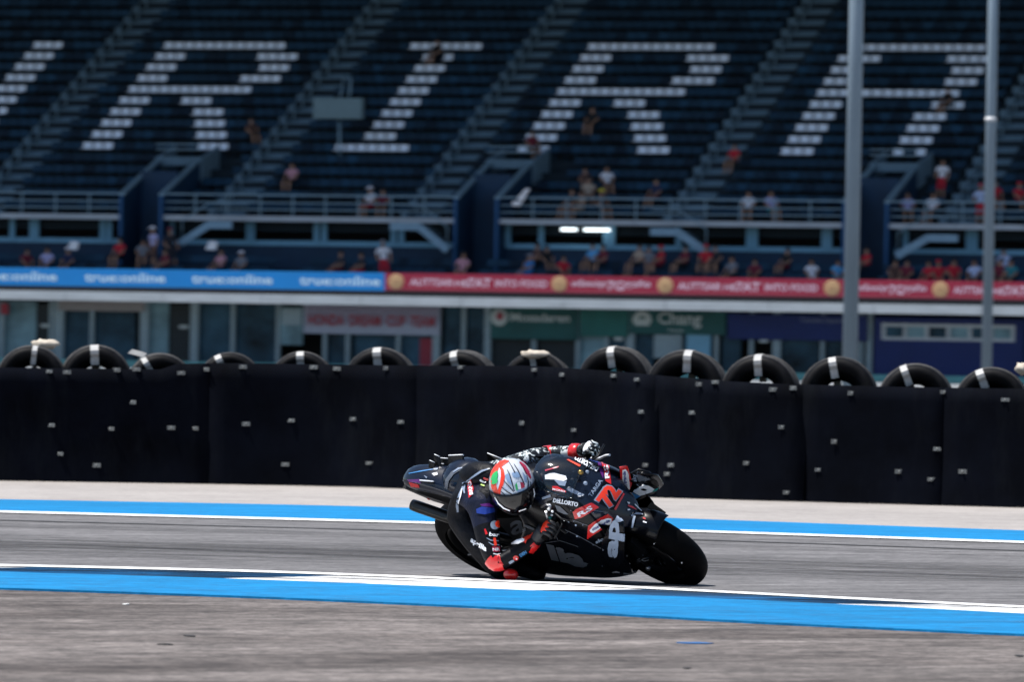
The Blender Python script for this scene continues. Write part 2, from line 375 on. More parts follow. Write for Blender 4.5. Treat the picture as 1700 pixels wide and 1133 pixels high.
# upright tyres, strapped in a row
m_tyre = mat('tyre_rubber', (.005, .005, .006), .6, var=.6, scale=9, bump=.3, spec=.12)
m_strap = mat('pale_strap', (.42, .42, .41), .55, var=.2, scale=12)
tm = MB()
prof = []
for k in range(13):
    a = math.pi * (k / 12) ;  prof.append((.20 + .098 * math.sin(a) ** .75 if 0 else 0, 0))
prof = [(.142, -.075), (.205, -.092), (.235, -.108), (.268, -.110), (.292, -.098), (.308, -.078), (.316, -.05), (.319, -.02), (.319, .02), (.316, .05), (.308, .078), (.292, .098), (.268, .110), (.235, .108), (.205, .092), (.142, .075), (.215, .07), (.262, .085), (.29, .06), (.296, 0), (.29, -.06), (.262, -.085), (.215, -.07), (.142, -.075)]
tm.lathe((0, 0, 0), (0, -1, 0), prof, 48)
for r_, n_ in ((.3205, 44),):
    for g in (-.045, 0, .045): tm.lathe((0, 0, 0), (0, -1, 0), [(.3185, g - .008), (.3225, g - .006), (.3225, g + .006), (.3185, g + .008)], 48)
m_tread = mat('grey_tread_rubber', (.07, .069, .069), .8, var=.6, scale=7, bump=.2, spec=.2)  # outer tread in a paler grey than the black sidewalls
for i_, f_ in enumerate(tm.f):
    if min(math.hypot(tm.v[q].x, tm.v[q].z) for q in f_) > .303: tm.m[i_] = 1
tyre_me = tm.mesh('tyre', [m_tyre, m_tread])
sm_ = MB()
sec = [(.10, -.080), (.145, -.083), (.21, -.098), (.236, -.1115), (.268, -.1135), (.294, -.101), (.3115, -.080), (.320, -.05), (.3255, -.0), (.320, .05), (.3115, .080), (.294, .101), (.268, .1135), (.236, .1115), (.21, .095), (.145, .083)]
for sx in (0,):
    vs = []
    for r_, h_ in sec:
        for q in (-.030, .030): vs.append((q, -h_, r_))
    sm_.add(vs, [(2 * i, 2 * i + 1, 2 * i + 3, 2 * i + 2) for i in range(len(sec) - 1)])
    vs2 = [V((v[0], v[1] * .97, v[2] - .006)) for v in vs]
    sm_.add(vs2, [(2 * i + 2, 2 * i + 3, 2 * i + 1, 2 * i) for i in range(len(sec) - 1)])
strap_me = sm_.mesh('strap', m_strap)
tl = [(-180, 572, 105, -180), (-62, 571, 105, -60), (51, 571, 106, 57), (158, 570, 106, 155), (265, 583, 102, 238), (380, 583, 100, 359), (491, 581, 100, 488), (607, 574, 110, 603), (735, 578, 112, 725), (857, 582, 110, 853), (990, 571.5, 119, 986), (1113, 578, 121, 1118), (1241, 585, 117, 1239), (1373, 590, 120, 1362), (1502, 600, 114, 1482), (1629, 607, 112, 1609), (1755, 614, 112, 1750), (1880, 622, 112, 1880)]
TL = ['outermost tyre past the left frame edge', 'upright tyre beside the left frame edge', 'leftmost upright tyre with a beige cloth behind it', 'tall upright tyre with a broad pale strap, second from the left', 'low sunk tyre with a loose strap end sticking up', 'low sunk tyre with its strap left of centre, fourth from the left', 'low tyre between the sunk tyre and the taller tyres, fifth from left', 'upright tyre under the red and white shop banner', 'upright tyre directly left of the rider\'s helmet line, seventh from left', 'upright tyre with a beige bundle on its right shoulder', 'tallest upright tyre under the dark green shop front', 'upright tyre beneath the white script shop sign', 'upright tyre with a blue gap behind, below the dark navy shop', 'upright tyre left of the thick light pole', 'upright tyre right of the thick light pole, strap on its left', 'upright tyre below the slim light pole', 'upright tyre at the right frame edge', 'outermost tyre past the right frame edge']
for (cx, ty, wpx, sxp), lab in zip(tl, TL):
    p, t, n = wall_frame(cx, .27)
    top = at_depth(cx, ty, p.y) if -100 < cx < 1800 else V((p.x, p.y, 1.30))
    scl = wpx / 2 / (FPX / p.y) / .319
    rad = .319 * scl
    ang = -math.asin(max(-1, min(1, (sxp - cx) / (wpx / 2))))
    wpx *= random.uniform(1.07, 1.13); tilt = R(random.uniform(-10, 2))
    rad = .319 * wpx / 2 / (FPX / p.y) / .319; scl = rad / .319; c = V((p.x, p.y + .06, top.z - rad * 1.0 - .02))
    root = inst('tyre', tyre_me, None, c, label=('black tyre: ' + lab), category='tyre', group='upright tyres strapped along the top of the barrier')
    root.rotation_euler = (tilt, 0, .35 * math.atan2(t.y, t.x) + random.uniform(-.05, .05)); root.scale = (scl, scl * 1.5, scl)
    st = inst('strap', strap_me, root); st.scale = (random.uniform(.75, 1.25), 1, 1); st.rotation_euler = (0, -ang, 0)
    if ang: st.rotation_euler = (0, -ang, 0)
    if cx == 265:
        lb = MB(); P = [V((0, -.06, .324)), V((-.03, -.05, .36)), V((-.10, -.03, .43))]
        vs = []
        for q in P: vs += [q + V((0.0, .0, .0)), q + V((.055, 0, .012))]
        lb.add(vs + [v + V((0, .004, -.003)) for v in vs], [(0, 1, 3, 2), (2, 3, 5, 4), (8, 9, 7, 6), (10, 11, 9, 8), (0, 2, 8, 6), (2, 4, 10, 8), (1, 7, 9, 3), (3, 9, 11, 5), (4, 5, 11, 10)])
        o = lb.build('strap_end', m_strap, root); o.rotation_euler = (0, -ang, 0)
# beige cloth bundles on tyres
m_beige = mat('beige_cloth', (.52, .46, .38), .9, var=.2, scale=25, bump=.3)
for (px, py, wpx, hpx, lab) in [(74, 572, 44, 17, 'beige cloth bundle lying behind the leftmost tyre'), (887, 589, 46, 15, 'beige cloth bundle on the right shoulder of a tyre above the rider'), (1697, 612, 22, 20, 'small beige cloth bundle at the right frame edge beside the last tyre')]:
    p, t, n = wall_frame(px, .42); c = at_depth(px, py, p.y); s_ = p.y / FPX
    bb = MB(); bb.ball((0, 0, 0), (wpx / 2 * s_, .09, hpx / 2 * s_), 16, 10)
    bb.v = [v * (1 + .22 * math.sin(v.x * 60 + v.z * 90) * math.cos(v.y * 50)) for v in bb.v]
    bb.build('cloth_bundle', m_beige, None, label=lab, category='cloth').location = c

# ------------------------------------------------------------------ light poles between track and grandstand
m_pole = mat('galvanised_steel', (.27, .35, .42), .5, metal=.25, var=.12, scale=3, stretch=(1, 1, .15))
m_white_ring = mat('white_band', (.8, .8, .8), .5)
def pole(px, py, Yd, wpx, h, lab, ringpy=None):
    base = at_depth(px, py, Yd); s_ = Yd / FPX; r_ = wpx / 2 * s_
    root = empty('light_pole', (base.x, base.y, 0), label=lab, category='pole', group='tall steel poles behind the tyre wall')
    p = MB(); p.tube([(0, 0, .03), (0, 0, h * .5), (0, 0, h)], [r_ * 1.06, r_, r_ * .94], 24); p.build('pole_shaft', m_pole, root)
    p = MB(); p.box((0, 0, .02), (r_ * 5, r_ * 5, .04)); p.build('base_plate', m_pole, root)
    p = MB()
    for z in (h * .66,): p.lathe((0, 0, z), (0, 0, 1), [(r_ * 1.0, -.09), (r_ * 1.09, -.08), (r_ * 1.09, .08), (r_ * 1.0, .09)], 24)
    p.build('flange', m_pole, root)
    for k in range(3):
        q = MB(); q.box(((k - 1) * .55, -.1, h + .15), (.42, .22, .3)); q.build('floodlight', m_pole, root)
    q = MB(); q.box((0, 0, h), (1.7, .1, .1)); q.build('crossarm', m_pole, root)
    if ringpy:
        z = at_depth(px + 7, ringpy, Yd).z
        q = MB(); q.lathe((0, 0, z), (0, 0, 1), [(r_ * .96, -.06), (r_ * 1.12, -.05), (r_ * 1.12, .05), (r_ * .96, .06)], 24); q.build('white_band', m_white_ring, root)
pole(1411, 600, 132, 24, 17, 'thick grey steel light pole right of the centre of the stands')
pole(1638, 600, 168, 16.5, 19, 'slimmer grey steel pole near the right edge with a white band', 198)

# ------------------------------------------------------------------ grandstand (frame: a along the rows, b away from the track, z up)
TH = R(19); D0 = 308.0
AX = V((math.cos(TH), -math.sin(TH), 0)); BX = V((math.sin(TH), math.cos(TH), 0)); ZX = V((0, 0, 1))
_o = at_depth(850, 566.5, D0); SO = V((_o.x, _o.y, 0))
SAX = (AX, BX, ZX)
def SP(a, b_, z): return SO + AX * a + BX * b_ + ZX * z
def sh(px, py, b_):                               # where the line of sight meets the plane at depth b_: (a, z)
    d = ray(px, py); p0 = SO + BX * b_; t = (p0 - CO).dot(BX) / d.dot(BX); q = CO + d * t
    return (q - p0).dot(AX), q.z
GM = Matrix((( AX.x, BX.x, 0, SO.x), (AX.y, BX.y, 0, SO.y), (0, 0, 1, 0), (0, 0, 0, 1)))
RISE, TREAD, B0 = .585, 1.126, 5.6
Z5 = sh(640, 243, B0 + 5 * TREAD)[1] - .62         # floor height of row 5
def rb(k): return B0 + TREAD * k
def rz(k): return Z5 + RISE * (k - 5)
NR = 25
AL, AR = sh(-460, 200, 8)[0] - 22, sh(1960, 200, 8)[0] + 22

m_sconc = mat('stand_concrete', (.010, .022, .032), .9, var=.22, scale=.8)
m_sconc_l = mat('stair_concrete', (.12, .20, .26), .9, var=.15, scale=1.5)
m_fascia = mat('painted_fascia', (.41, .46, .50), .8, var=.14, scale=.7, stretch=(1, 1, 4))
m_navy = mat('navy_seat_plastic', (.0016, .031, .066), .6, spec=.25, var=.35, scale=.35)
m_wseat = mat('white_seat_plastic', (.78, .86, .96), .5, var=.10, scale=1.5)
m_navywall = mat('navy_wall_paint', (.002, .030, .075), .7, var=.2, scale=1)
m_bluepost = mat('blue_post_paint', (.004, .08, .22), .6)
m_frame = mat('pale_blue_frame', (.16, .38, .54), .6, var=.1)
m_rail = mat('rail_steel', (.18, .29, .36), .5, metal=.2)
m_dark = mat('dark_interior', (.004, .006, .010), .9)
m_stringer = mat('stair_stringer_paint', (.20, .34, .45), .6)
stand = empty('grandstand', mw=GM, label='tall dark blue grandstand with seat letters rising behind the tyre wall', category='grandstand')

AISLE = [(115, 1.35), (508, 1.35), (820, 1.35), (1245, 1.35), (1692, 1.35)]
aisles = []
for px, wd in AISLE:
    a0 = sh(px, 165, rb(9))[0]; aisles.append((a0 - wd / 2, a0 + wd / 2))
for _q in range(3): aisles.insert(0, (aisles[0][0] - 10.6, aisles[0][1] - 10.6))
for _q in range(3): aisles.append((aisles[-1][0] + 11.2, aisles[-1][1] + 11.2))
VOM = []
for px in (258, 812, 1455):
    a0 = sh(px, 345, rb(.5))[0]; VOM.append((a0 - 1.0, a0 + 1.0))
VT = 3                                            # rows 0..VT-1 are cut by the entrances
def cuts(a0, a1, holes):
    segs = [(a0, a1)]
    for h0, h1 in holes:
        ns = []
        for s0, s1 in segs:
            if h1 <= s0 or h0 >= s1: ns.append((s0, s1)); continue
            if h0 > s0: ns.append((s0, h0))
            if h1 < s1: ns.append((h1, s1))
        segs = ns
    return [s for s in segs if s[1] - s[0] > .3]

# terrace steps, one slab per row
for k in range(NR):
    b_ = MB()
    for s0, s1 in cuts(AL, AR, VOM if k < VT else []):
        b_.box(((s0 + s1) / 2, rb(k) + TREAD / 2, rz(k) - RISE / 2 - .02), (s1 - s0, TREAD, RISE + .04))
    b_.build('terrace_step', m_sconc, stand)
# seats: shared form (backrest, pan)
PITCH_S = .535
def seat_mb(wd=.43):
    s = MB(); h = wd / 2
    s.hexa([(-h, .03, .42), (h, .03, .42), (h, .06, .735), (-h, .06, .735)], [(-h, .06, .42), (h, .06, .42), (h, .10, .735), (-h, .10, .735)])
    s.hexa([(-h, -.30, .40), (h, -.30, .40), (h * .95, .03, .39), (-h * .95, .03, .39)], [(-h, -.30, .44), (h, -.30, .44), (h * .95, .03, .43), (-h * .95, .03, .43)])
    s.hexa([(-.04, -.05, .0), (.04, -.05, .0), (.04, -.05, .38), (-.04, -.05, .38)], [(-.04, .02, .0), (.04, .02, .0), (.04, .02, .38), (-.04, .02, .38)], mi=1)
    return s
seat_me = seat_mb().mesh('stadium_seat', [m_wseat, m_navy])
LET = {
 'first letter, cut by the left frame edge': [[(50, 3)], [(35, 3)], [(20, 3)], [(4, 3)], [(-10, 3)], [(-24, 3)], [(-38, 3)], [(-52, 3)], [(-66, 3)], [(-80, 3)]],
 'left letter R': [[(272, 12)], [(254, 3), (418, 4)], [(240, 3), (425, 3)], [(225, 3), (392, 4)], [(210, 12)], [(195, 3), (305, 3)], [(180, 3), (310, 3)], [(165, 3), (314, 3)], [(150, 3), (319, 3)], [(136, 3), (324, 3)]],
 'middle letter I': [[(671, 7)], [(696, 3)], [(681, 3)], [(668, 3)], [(654, 3)], [(641, 3)], [(627, 3)], [(613, 3)], [(599, 3)], [(548, 7)]],
 'right letter R': [[(979, 12)], [(964, 3), (1137, 4)], [(950, 3), (1143, 3)], [(938, 3), (1112, 4)], [(925, 12)], [(911, 3), (1025, 3)], [(897, 3), (1031, 3)], [(883, 3), (1037, 3)], [(868, 3), (1043, 3)], [(856, 3), (1049, 3)]],
 'letter A behind the poles': [[(1412, 12)], [(1392, 4), (1566, 4)], [(1378, 3), (1573, 3)], [(1364, 3), (1560, 3)], [(1350, 13)], [(1338, 3), (1535, 3)], [(1325, 3), (1521, 3)], [(1311, 3), (1508, 3)], [(1298, 3), (1495, 3)], [(1286, 3), (1482, 3)]],
}
ORD = ['top', 'second', 'third', 'fourth', 'fifth', 'sixth', 'seventh', 'eighth', 'ninth', 'lowest']
white_at = {}
def row_py(k, px): return None
for nm, rows in LET.items():
    # rows 14 (top) .. 5
    for r_, runs in enumerate(rows):
        k = 14 - r_
        for j, (px, n_) in enumerate(runs):
            z = rz(k) + .62
            # find a for this px at height z, depth rb(k)+.5
            lo, hi = AL - 30, AR + 30
            for _ in range(40):
                mid = (lo + hi) / 2
                if proj(SP(mid, rb(k) + .5, z))[0] < px: lo = mid
                else: hi = mid
            c0 = round((lo + PITCH_S / 2) / PITCH_S)
            if nm.startswith('middle') and r_ == 1: gaps = (1,)
            elif nm.startswith('letter A') and r_ == 9 and j == 1: gaps = (1,)
            else: gaps = ()
            for q in range(n_):
                if q in gaps: continue
                part = ('' if len(runs) == 1 else (', left stroke' if j == 0 else ', right stroke'))
                white_at[(k, c0 + q)] = ('white seat in the %s row of the %s%s' % (ORD[r_], nm, part), 'white seats, %s row of the %s%s' % (ORD[r_], nm, part))
navy = MB(); ns_ = seat_mb(.48)
for k in range(NR - 1):
    for s0, s1 in cuts(AL, AR, aisles + ([(v0 - .25, v1 + (1.2 if k >= VT else .25)) for v0, v1 in VOM] if k < VT + 2 else [])):
        c = math.ceil((s0 + .26) / PITCH_S)
        while c * PITCH_S + .26 < s1:
            a = c * PITCH_S; key = (k, c); c += 1
            if key in white_at: continue
            o = len(navy.v); navy.v += [V((v.x + a, v.y + rb(k) + .62, v.z + rz(k))) for v in ns_.v]
            navy.f += [[i + o for i in f] for f in ns_.f]; navy.m += [random.choice((0, 0, 0, 1, 2))] * len(ns_.m); navy.sm += ns_.sm
ws = 0
for (k, c), (lab, grp) in white_at.items():
    a = c * PITCH_S
    if any(x0 - .1 < a < x1 + .1 for x0, x1 in aisles) and 0: continue
    o = inst('stadium_seat', seat_me, None, None, label=lab, category='seat', group=grp)
    o.matrix_world = GM @ Matrix.Translation((a, rb(k) + .62, rz(k))) @ Matrix.Rotation(random.uniform(-.02, .02), 4, 'Z'); ws += 1
print('white seats', ws)

# stair aisles: two treads per row, dividing handrail hoops, side kerbs
for ai, (a0, a1) in enumerate(aisles):
    flight = bpy.data.objects.new('stair_flight', None); COL.objects.link(flight); flight.parent = stand
    tr = MB(); tr.box((0, 0, 0), (a1 - a0, .34, RISE / 2)); trm = tr.mesh('stair_tread', m_sconc_l)
    ed = MB(); ed.box((0, 0, 0), (a1 - a0 + .1, TREAD * .62, .07)); edm = ed.mesh('stair_landing', m_sconc_l)
    hp = MB()
    hp.tube([(0, 0, 0), (0, 0, .95), (0, .10, 1.02), (0, TREAD * .86, 1.02 + RISE * .86), (0, TREAD * .93, .95 + RISE * .9), (0, TREAD * .93, RISE)], .03, 6)
    hpm = hp.mesh('handrail', m_rail)
    sk = MB(); sk.box((0, 0, 0), (.34, TREAD * .98, .34)); skm = sk.mesh('stair_curb', m_sconc_l)
    for k in range(NR - 1):
        am = (a0 + a1) / 2
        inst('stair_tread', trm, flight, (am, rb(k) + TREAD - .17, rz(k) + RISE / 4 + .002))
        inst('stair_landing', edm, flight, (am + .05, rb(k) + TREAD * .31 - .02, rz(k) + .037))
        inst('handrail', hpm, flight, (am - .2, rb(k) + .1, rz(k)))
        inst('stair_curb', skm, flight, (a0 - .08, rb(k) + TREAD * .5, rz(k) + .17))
# front edge of the upper tier: fascia slab in precast lengths, railing
zs = sh(850, 368, 4.7)[1]
front = cuts(AL, AR, VOM)
for s0, s1 in front:
    n_ = max(1, round((s1 - s0) / 3.2)); L_ = (s1 - s0) / n_
    for i in range(n_):
        MB().box((s0 + L_ * (i + .5), 4.95, zs), (L_ - .03, .9, .24)).build('fascia_slab', m_fascia, stand)
    MB().box(((s0 + s1) / 2, 5.48, (zs + .12 + rz(0)) / 2 - .02), (s1 - s0, .20, max(.1, rz(0) - zs - .16))).build('tier_front_wall', m_sconc, stand)
zr0 = zs + .12
for s0, s1 in front:
    rr = bpy.data.objects.new('front_railing', None); COL.objects.link(rr); rr.parent = stand
    for h in (.30, .62, .98):
        t_ = MB(); t_.box(((s0 + s1) / 2, 4.62, zr0 + h), (s1 - s0, .05, .05 if h < .9 else .07)); t_.build('rail', m_rail, rr)
    n_ = max(1, round((s1 - s0) / 1.7))
    pm = MB(); pm.box((0, 0, .48), (.06, .06, .96)); pme = pm.mesh('rail_post', m_rail)
    for i in range(n_ + 1): inst('rail_post', pme, rr, (s0 + (s1 - s0) * i / n_ , 4.62, zr0))
# entrances (vomitories) with sloping parapets
for v0, v1 in VOM:
    vr = bpy.data.objects.new('entrance', None); COL.objects.link(vr); vr.parent = stand
    for sgn, a in ((-1, v0), (1, v1)):
        w_ = MB(); zb = 4.2
        A = [(a - .09, 4.5, zb), (a + .09, 4.5, zb), (a + .09, 4.5, zs + 1.0), (a - .09, 4.5, zs + 1.0)]
        bK = rb(VT); B_ = [(a - .09, bK, zb), (a + .09, bK, zb), (a + .09, bK, rz(VT) + .95), (a - .09, bK, rz(VT) + .95)]
        w_.hexa(A, B_); w_.build('entrance_side_wall', m_navywall, vr)
        c_ = MB(); c_.hexa([(a - .13, 4.45, zs + 1.0), (a + .13, 4.45, zs + 1.0), (a + .13, 4.45, zs + 1.12), (a - .13, 4.45, zs + 1.12)], [(a - .13, bK, rz(VT) + .95), (a + .13, bK, rz(VT) + .95), (a + .13, bK, rz(VT) + 1.07), (a - .13, bK, rz(VT) + 1.07)])
        c_.build('coping', m_rail, vr)
        MB().box((a, 4.38, (zb + zs + 1.0) / 2), (.13, .1, zs + 1.0 - zb)).build('entrance_post', m_bluepost, vr)
    MB().box(((v0 + v1) / 2, rb(1), (zb + rz(VT)) / 2 + .3), (v1 - v0 - .2, .2, rz(VT) - zb + .2)).build('back_wall', m_navywall, vr)
    MB().box(((v0 + v1) / 2, rb(VT) - .9, rz(VT) - .2), (v1 - v0 - .2, 1.8, .2)).build('lintel', m_dark, vr)
    # grey landing parapet above and to the right
    MB().box(((v0 + v1) / 2, rb(VT) + .05 , rz(VT) + .95), (v1 - v0 + .3, .16, .40)).build('landing_parapet', m_sconc_l, vr)
    for i, (dz) in enumerate((1.5, 1.75)):
        MB().box(((v0 + v1) / 2, rb(VT) + .05, rz(VT) + dz), (v1 - v0 + .3, .05, .05)).build('rail', m_rail, vr)
    for a in (v0 - .1, v1 + .1):
        MB().hexa([(a - .09, rb(VT), rz(VT)), (a + .09, rb(VT), rz(VT)), (a + .09, rb(VT), rz(VT) + 1.1), (a - .09, rb(VT), rz(VT) + 1.1)], [(a - .09, rb(VT + 2), rz(VT + 1)), (a + .09, rb(VT + 2), rz(VT + 1)), (a + .09, rb(VT + 2), rz(VT + 2) + .55), (a - .09, rb(VT + 2), rz(VT + 2) + .55)]).build('landing_side_wall', m_sconc_l, vr)

# concourse wall between the tiers: dark openings with pale blue posts and sill
bw = 5.5
zsill = sh(850, 408, bw)[1]; ztop = zs - .12
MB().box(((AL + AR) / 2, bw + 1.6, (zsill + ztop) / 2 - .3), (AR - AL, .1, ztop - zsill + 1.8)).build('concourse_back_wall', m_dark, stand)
for s0, s1 in cuts(AL, AR, VOM):
    MB().box(((s0 + s1) / 2, bw, zsill - .02), (s1 - s0, .16, .24)).build('concourse_sill', m_frame, stand)
    MB().box(((s0 + s1) / 2, bw + .05, (zsill - .12 + 4.2) / 2), (s1 - s0, .1, zsill - 4.3)).build('concourse_low_wall', m_navywall, stand)
for px in (-60, 22, 55, 62, 172, 183, 223, 287, 415, 420, 527, 540, 655, 668, 795, 845, 900, 1008, 1018, 1128, 1245, 1255, 1370, 1378, 1505, 1610, 1620, 1760):
    a = sh(px, 388, bw)[0]
    if any(v0 - .1 < a < v1 + .1 for v0, v1 in VOM): continue
    MB().box((a, bw - .12, (zsill + ztop) / 2), (.26, .08, ztop - zsill)).build('concourse_post', m_frame, stand)

# lower rows behind the advertising parapet
LB = [.45, 1.55, 2.65]; zban = sh(850, 456, 0)[1]
LZ = [zban - .95, zban - .50, zban - .02]
for i in range(3):
    MB().box(((AL + AR) / 2, LB[i] + .55, LZ[i] - .25), (AR - AL, 1.1, .5)).build('lower_terrace_step', m_sconc, stand)
    for s0, s1 in cuts(AL, AR, [(sh(p, 420, 2)[0] - .6, sh(p, 420, 2)[0] + .6) for p in (195, 470, 760, 1050, 1420)]):
        c = math.ceil((s0 + .26) / PITCH_S)
        while c * PITCH_S + .26 < s1:
            a = c * PITCH_S; c += 1
            o = len(navy.v); navy.v += [V((v.x + a, v.y + LB[i] + .6, v.z + LZ[i])) for v in ns_.v]
            navy.f += [[q + o for q in f] for f in ns_.f]; navy.m += [random.choice((0, 0, 0, 1, 2))] * len(ns_.m); navy.sm += ns_.sm
MB().box(((AL + AR) / 2, 4.5, LZ[2] + .02), (AR - AL, 1.6, .3)).build('concourse_floor', m_sconc, stand)
nav = navy.build('stadium_seats', [m_navy, mat('navy_seat_faded', (.005, .045, .092), .6, spec=.25, var=.3, scale=.3), mat('navy_seat_dark', (.001, .015, .034), .6, spec=.2, var=.3, scale=.3)], None, kind='stuff', label='rows of dark navy stadium seats filling the grandstand'); nav.matrix_world = GM

# advertising parapet, slab, and the letters on them
m_adblue = mat('blue_banner', (.0, .21, .60), .55, var=.05, scale=.5)
m_adred = mat('red_banner', (.30, .012, .045), .55, var=.08, scale=.5)
m_adred2 = mat('red_banner_trim', (.42, .10, .13), .6)
m_adtext = mat('banner_pale_blue_text', (.50, .72, .90), .6, var=.04)
m_adtext2 = mat('banner_pink_white_text', (.66, .48, .60), .6, var=.04)
m_gold = mat('banner_gold', (.58, .38, .19), .6)
m_gold2 = mat('banner_gold_dark', (.40, .20, .12), .6)
zb1, zb0 = zban, sh(850, 487, 0)[1]
asplit = sh(638, 470, 0)[0]
MB().box(((AL + AR) / 2, .35, (zb0 + zb1) / 2 - .05), (AR - AL, .3, zb1 - zb0 - .02)).build('parapet_wall', m_sconc, stand)
def on_stand(name, lab, cat, mbf, m, a, **kw):
    pass
H_ = zb1 - zb0
adb = empty('banner', mw=GM @ Matrix.Translation((AL, 0, zb0)), label='bright blue advertising banner with pale repeated lettering on the left', category='banner')
MB().box(((asplit - AL) / 2, .1, H_ / 2), (asplit - AL, .12, H_)).build('banner_board', m_adblue, adb)
for px in (-40, 140, 318, 497):
    a = sh(px, 465, 0)[0] - AL; w_ = sh(px + 134, 465, 0)[0] - AL - a
    flat_text('lettering', 'true:online', (a, .04, H_ * .27), V((1, 0, 0)), V((0, 0, 1)), w_, H_ * .52, m_adtext, adb, V((0, -1, 0)), .02, .008)
adr = empty('banner', mw=GM @ Matrix.Translation((asplit, 0, zb0)), label='dark red advertising banner with gold roundels and pinkish lettering on the right', category='banner')
MB().box(((AR - asplit) / 2, .1, H_ / 2), (AR - asplit - .02, .12, H_)).build('banner_board', m_adred, adr)
MB().box(((AR - asplit) / 2, .035, H_ * .13), (AR - asplit - .02, .02, .035)).build('trim_line', m_adred2, adr)
for px in (657, 928, 1104, 1381, 1561, 1836):
    a = sh(px, 475, 0)[0] - asplit
    q = MB(); q.lathe((a, .035, H_ * .52), (0, -1, 0), [(0, .02), (.30, .02), (.36, .0)], 28); q.build('gold_roundel', m_gold, adr)
    q = MB(); q.lathe((a, .035, H_ * .52), (0, -1, 0), [(.26, .026), (.30, .026)], 28); q.build('roundel_ring', m_gold2, adr)
    flat_text('lettering', 'S7', (a - .15, .012, H_ * .40), V((1, 0, 0)), V((0, 0, 1)), .3, H_ * .24, m_gold2, adr, V((0, -1, 0)), .02, .006)
def redtext(px0, px1, txt, dz=0.0, hh=.40):
    a = sh(px0, 475, 0)[0] - asplit; w_ = sh(px1, 475, 0)[0] - asplit - a
    flat_text('lettering', txt, (a, .04, H_ * (.32 + dz)), V((1, 0, 0)), V((0, 0, 1)), w_, H_ * hh, m_adtext2, adr, V((0, -1, 0)), .025, .008)
redtext(680, 752, 'AUTTSAR'); redtext(755, 778, 'HE', 0, .34); redtext(777, 815, '7AT', -.05, .5); redtext(822, 908, 'INTO FOOD')
redtext(1125, 1197, 'AUTTSAR'); redtext(1202, 1222, 'HE', 0, .34); redtext(1222, 1262, '7AT', -.05, .5); redtext(1270, 1357, 'INTO FOOD')
redtext(1583, 1640, 'AUTTSAR'); redtext(1648, 1668, 'HE', 0, .34); redtext(1668, 1705, '7AT', -.05, .5)
redtext(949, 1006, 'เครื่องปรุง', -.02, .5); redtext(1008, 1036, '7G', -.1, .52); redtext(1038, 1079, 'ธุรกิจ', -.02, .46)
redtext(1424, 1474, 'เครื่องปรุง', -.02, .5); redtext(1476, 1500, '7G', -.1, .52); redtext(1502, 1537, 'ธุรกิจ', -.02, .46)
zf1, zf0 = sh(850, 495, -.15)[1], sh(850, 510.5, -.15)[1]
n_ = 24
for i in range(n_):
    L_ = (AR - AL) / n_
    MB().box((AL + L_ * (i + .5), .9, (zf0 + zf1) / 2), (L_ - .03, 2.1, zf1 - zf0)).build('deck_edge_slab', m_fascia, stand)
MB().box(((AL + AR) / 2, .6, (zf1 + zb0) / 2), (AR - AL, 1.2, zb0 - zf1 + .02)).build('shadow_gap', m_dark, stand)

# lower stair stringers running down from the walkway
def stringer(p0, p1, p2):
    sr = bpy.data.objects.new('access_stair', None); COL.objects.link(sr); sr.parent = stand
    b_ = 3.6; P = [sh(*p, b_) for p in (p0, p1, p2)]
    q = MB(); q.box(((P[0][0] + P[1][0]) / 2, b_, P[0][1]), (abs(P[1][0] - P[0][0]), .12, .34)); q.build('stringer', m_stringer, sr)
    d = V((P[2][0] - P[1][0], 0, P[2][1] - P[1][1])); L_ = d.length; d.normalize()
    q = MB(); q.box(((P[1][0] + P[2][0]) / 2, b_, (P[1][1] + P[2][1]) / 2 - .02), (L_ + .1, .12, .34), (d, V((0, 1, 0)), d.cross(V((0, 1, 0))))); q.build('stringer', m_stringer, sr)
    for i in range(6):
        t = (i + .5) / 6
        MB().box((P[1][0] + (P[2][0] - P[1][0]) * t, b_ + .5, P[1][1] + (P[2][1] - P[1][1]) * t + .1), (L_ / 6, .9, .06)).build('step', m_sconc_l, sr)
    MB().tube([(P[0][0], b_, P[0][1] + 1.0), (P[1][0], b_, P[1][1] + 1.0), (P[2][0], b_, P[2][1] + 1.0), (P[2][0], b_, P[2][1])], .035, 6).build('handrail', m_rail, sr)
stringer((648, 376), (697, 377), (742, 414)); stringer((1080, 385), (1127, 386), (1172, 418))
stringer((385, 374), (345, 374), (302, 402)); stringer((1590, 396), (1538, 396), (1490, 424))

# roof far above the rows, out of the picture but shading them
m_roof = mat('roof_sheet', (.35, .37, .38), .6)
roof = bpy.data.objects.new('roof', None); COL.objects.link(roof); roof.parent = stand
zt = rz(NR) + 7
MB().hexa([(AL - 4, -4.0, zt + 2.0), (AR + 4, -4.0, zt + 2.0), (AR + 4, rb(NR) + 4, zt - 1), (AL - 4, rb(NR) + 4, zt - 1)], [(AL - 4, -4.0, zt + 2.2), (AR + 4, -4.0, zt + 2.2), (AR + 4, rb(NR) + 4, zt - .8), (AL - 4, rb(NR) + 4, zt - .8)]).build('roof_deck', m_roof, roof)
for i in range(7):
    a = AL + (AR - AL) * i / 6
    MB().tube([(a, rb(NR) + 1, 0), (a, rb(NR) + 1, zt - 1)], .35, 10).build('roof_column', m_pole, roof)
    MB().box((a, rb(NR) / 2, zt - .1), (.3, rb(NR) + 6, .7), (V((1, 0, 0)), V((0, 1, -.09)).normalized(), V((0, .09, 1)).normalized())).build('roof_truss', m_pole, roof)
MB().box(((AL + AR) / 2, rb(NR) + 1.8, zt / 2), (AR - AL, .3, zt)).build('rear_wall', m_sconc, stand)

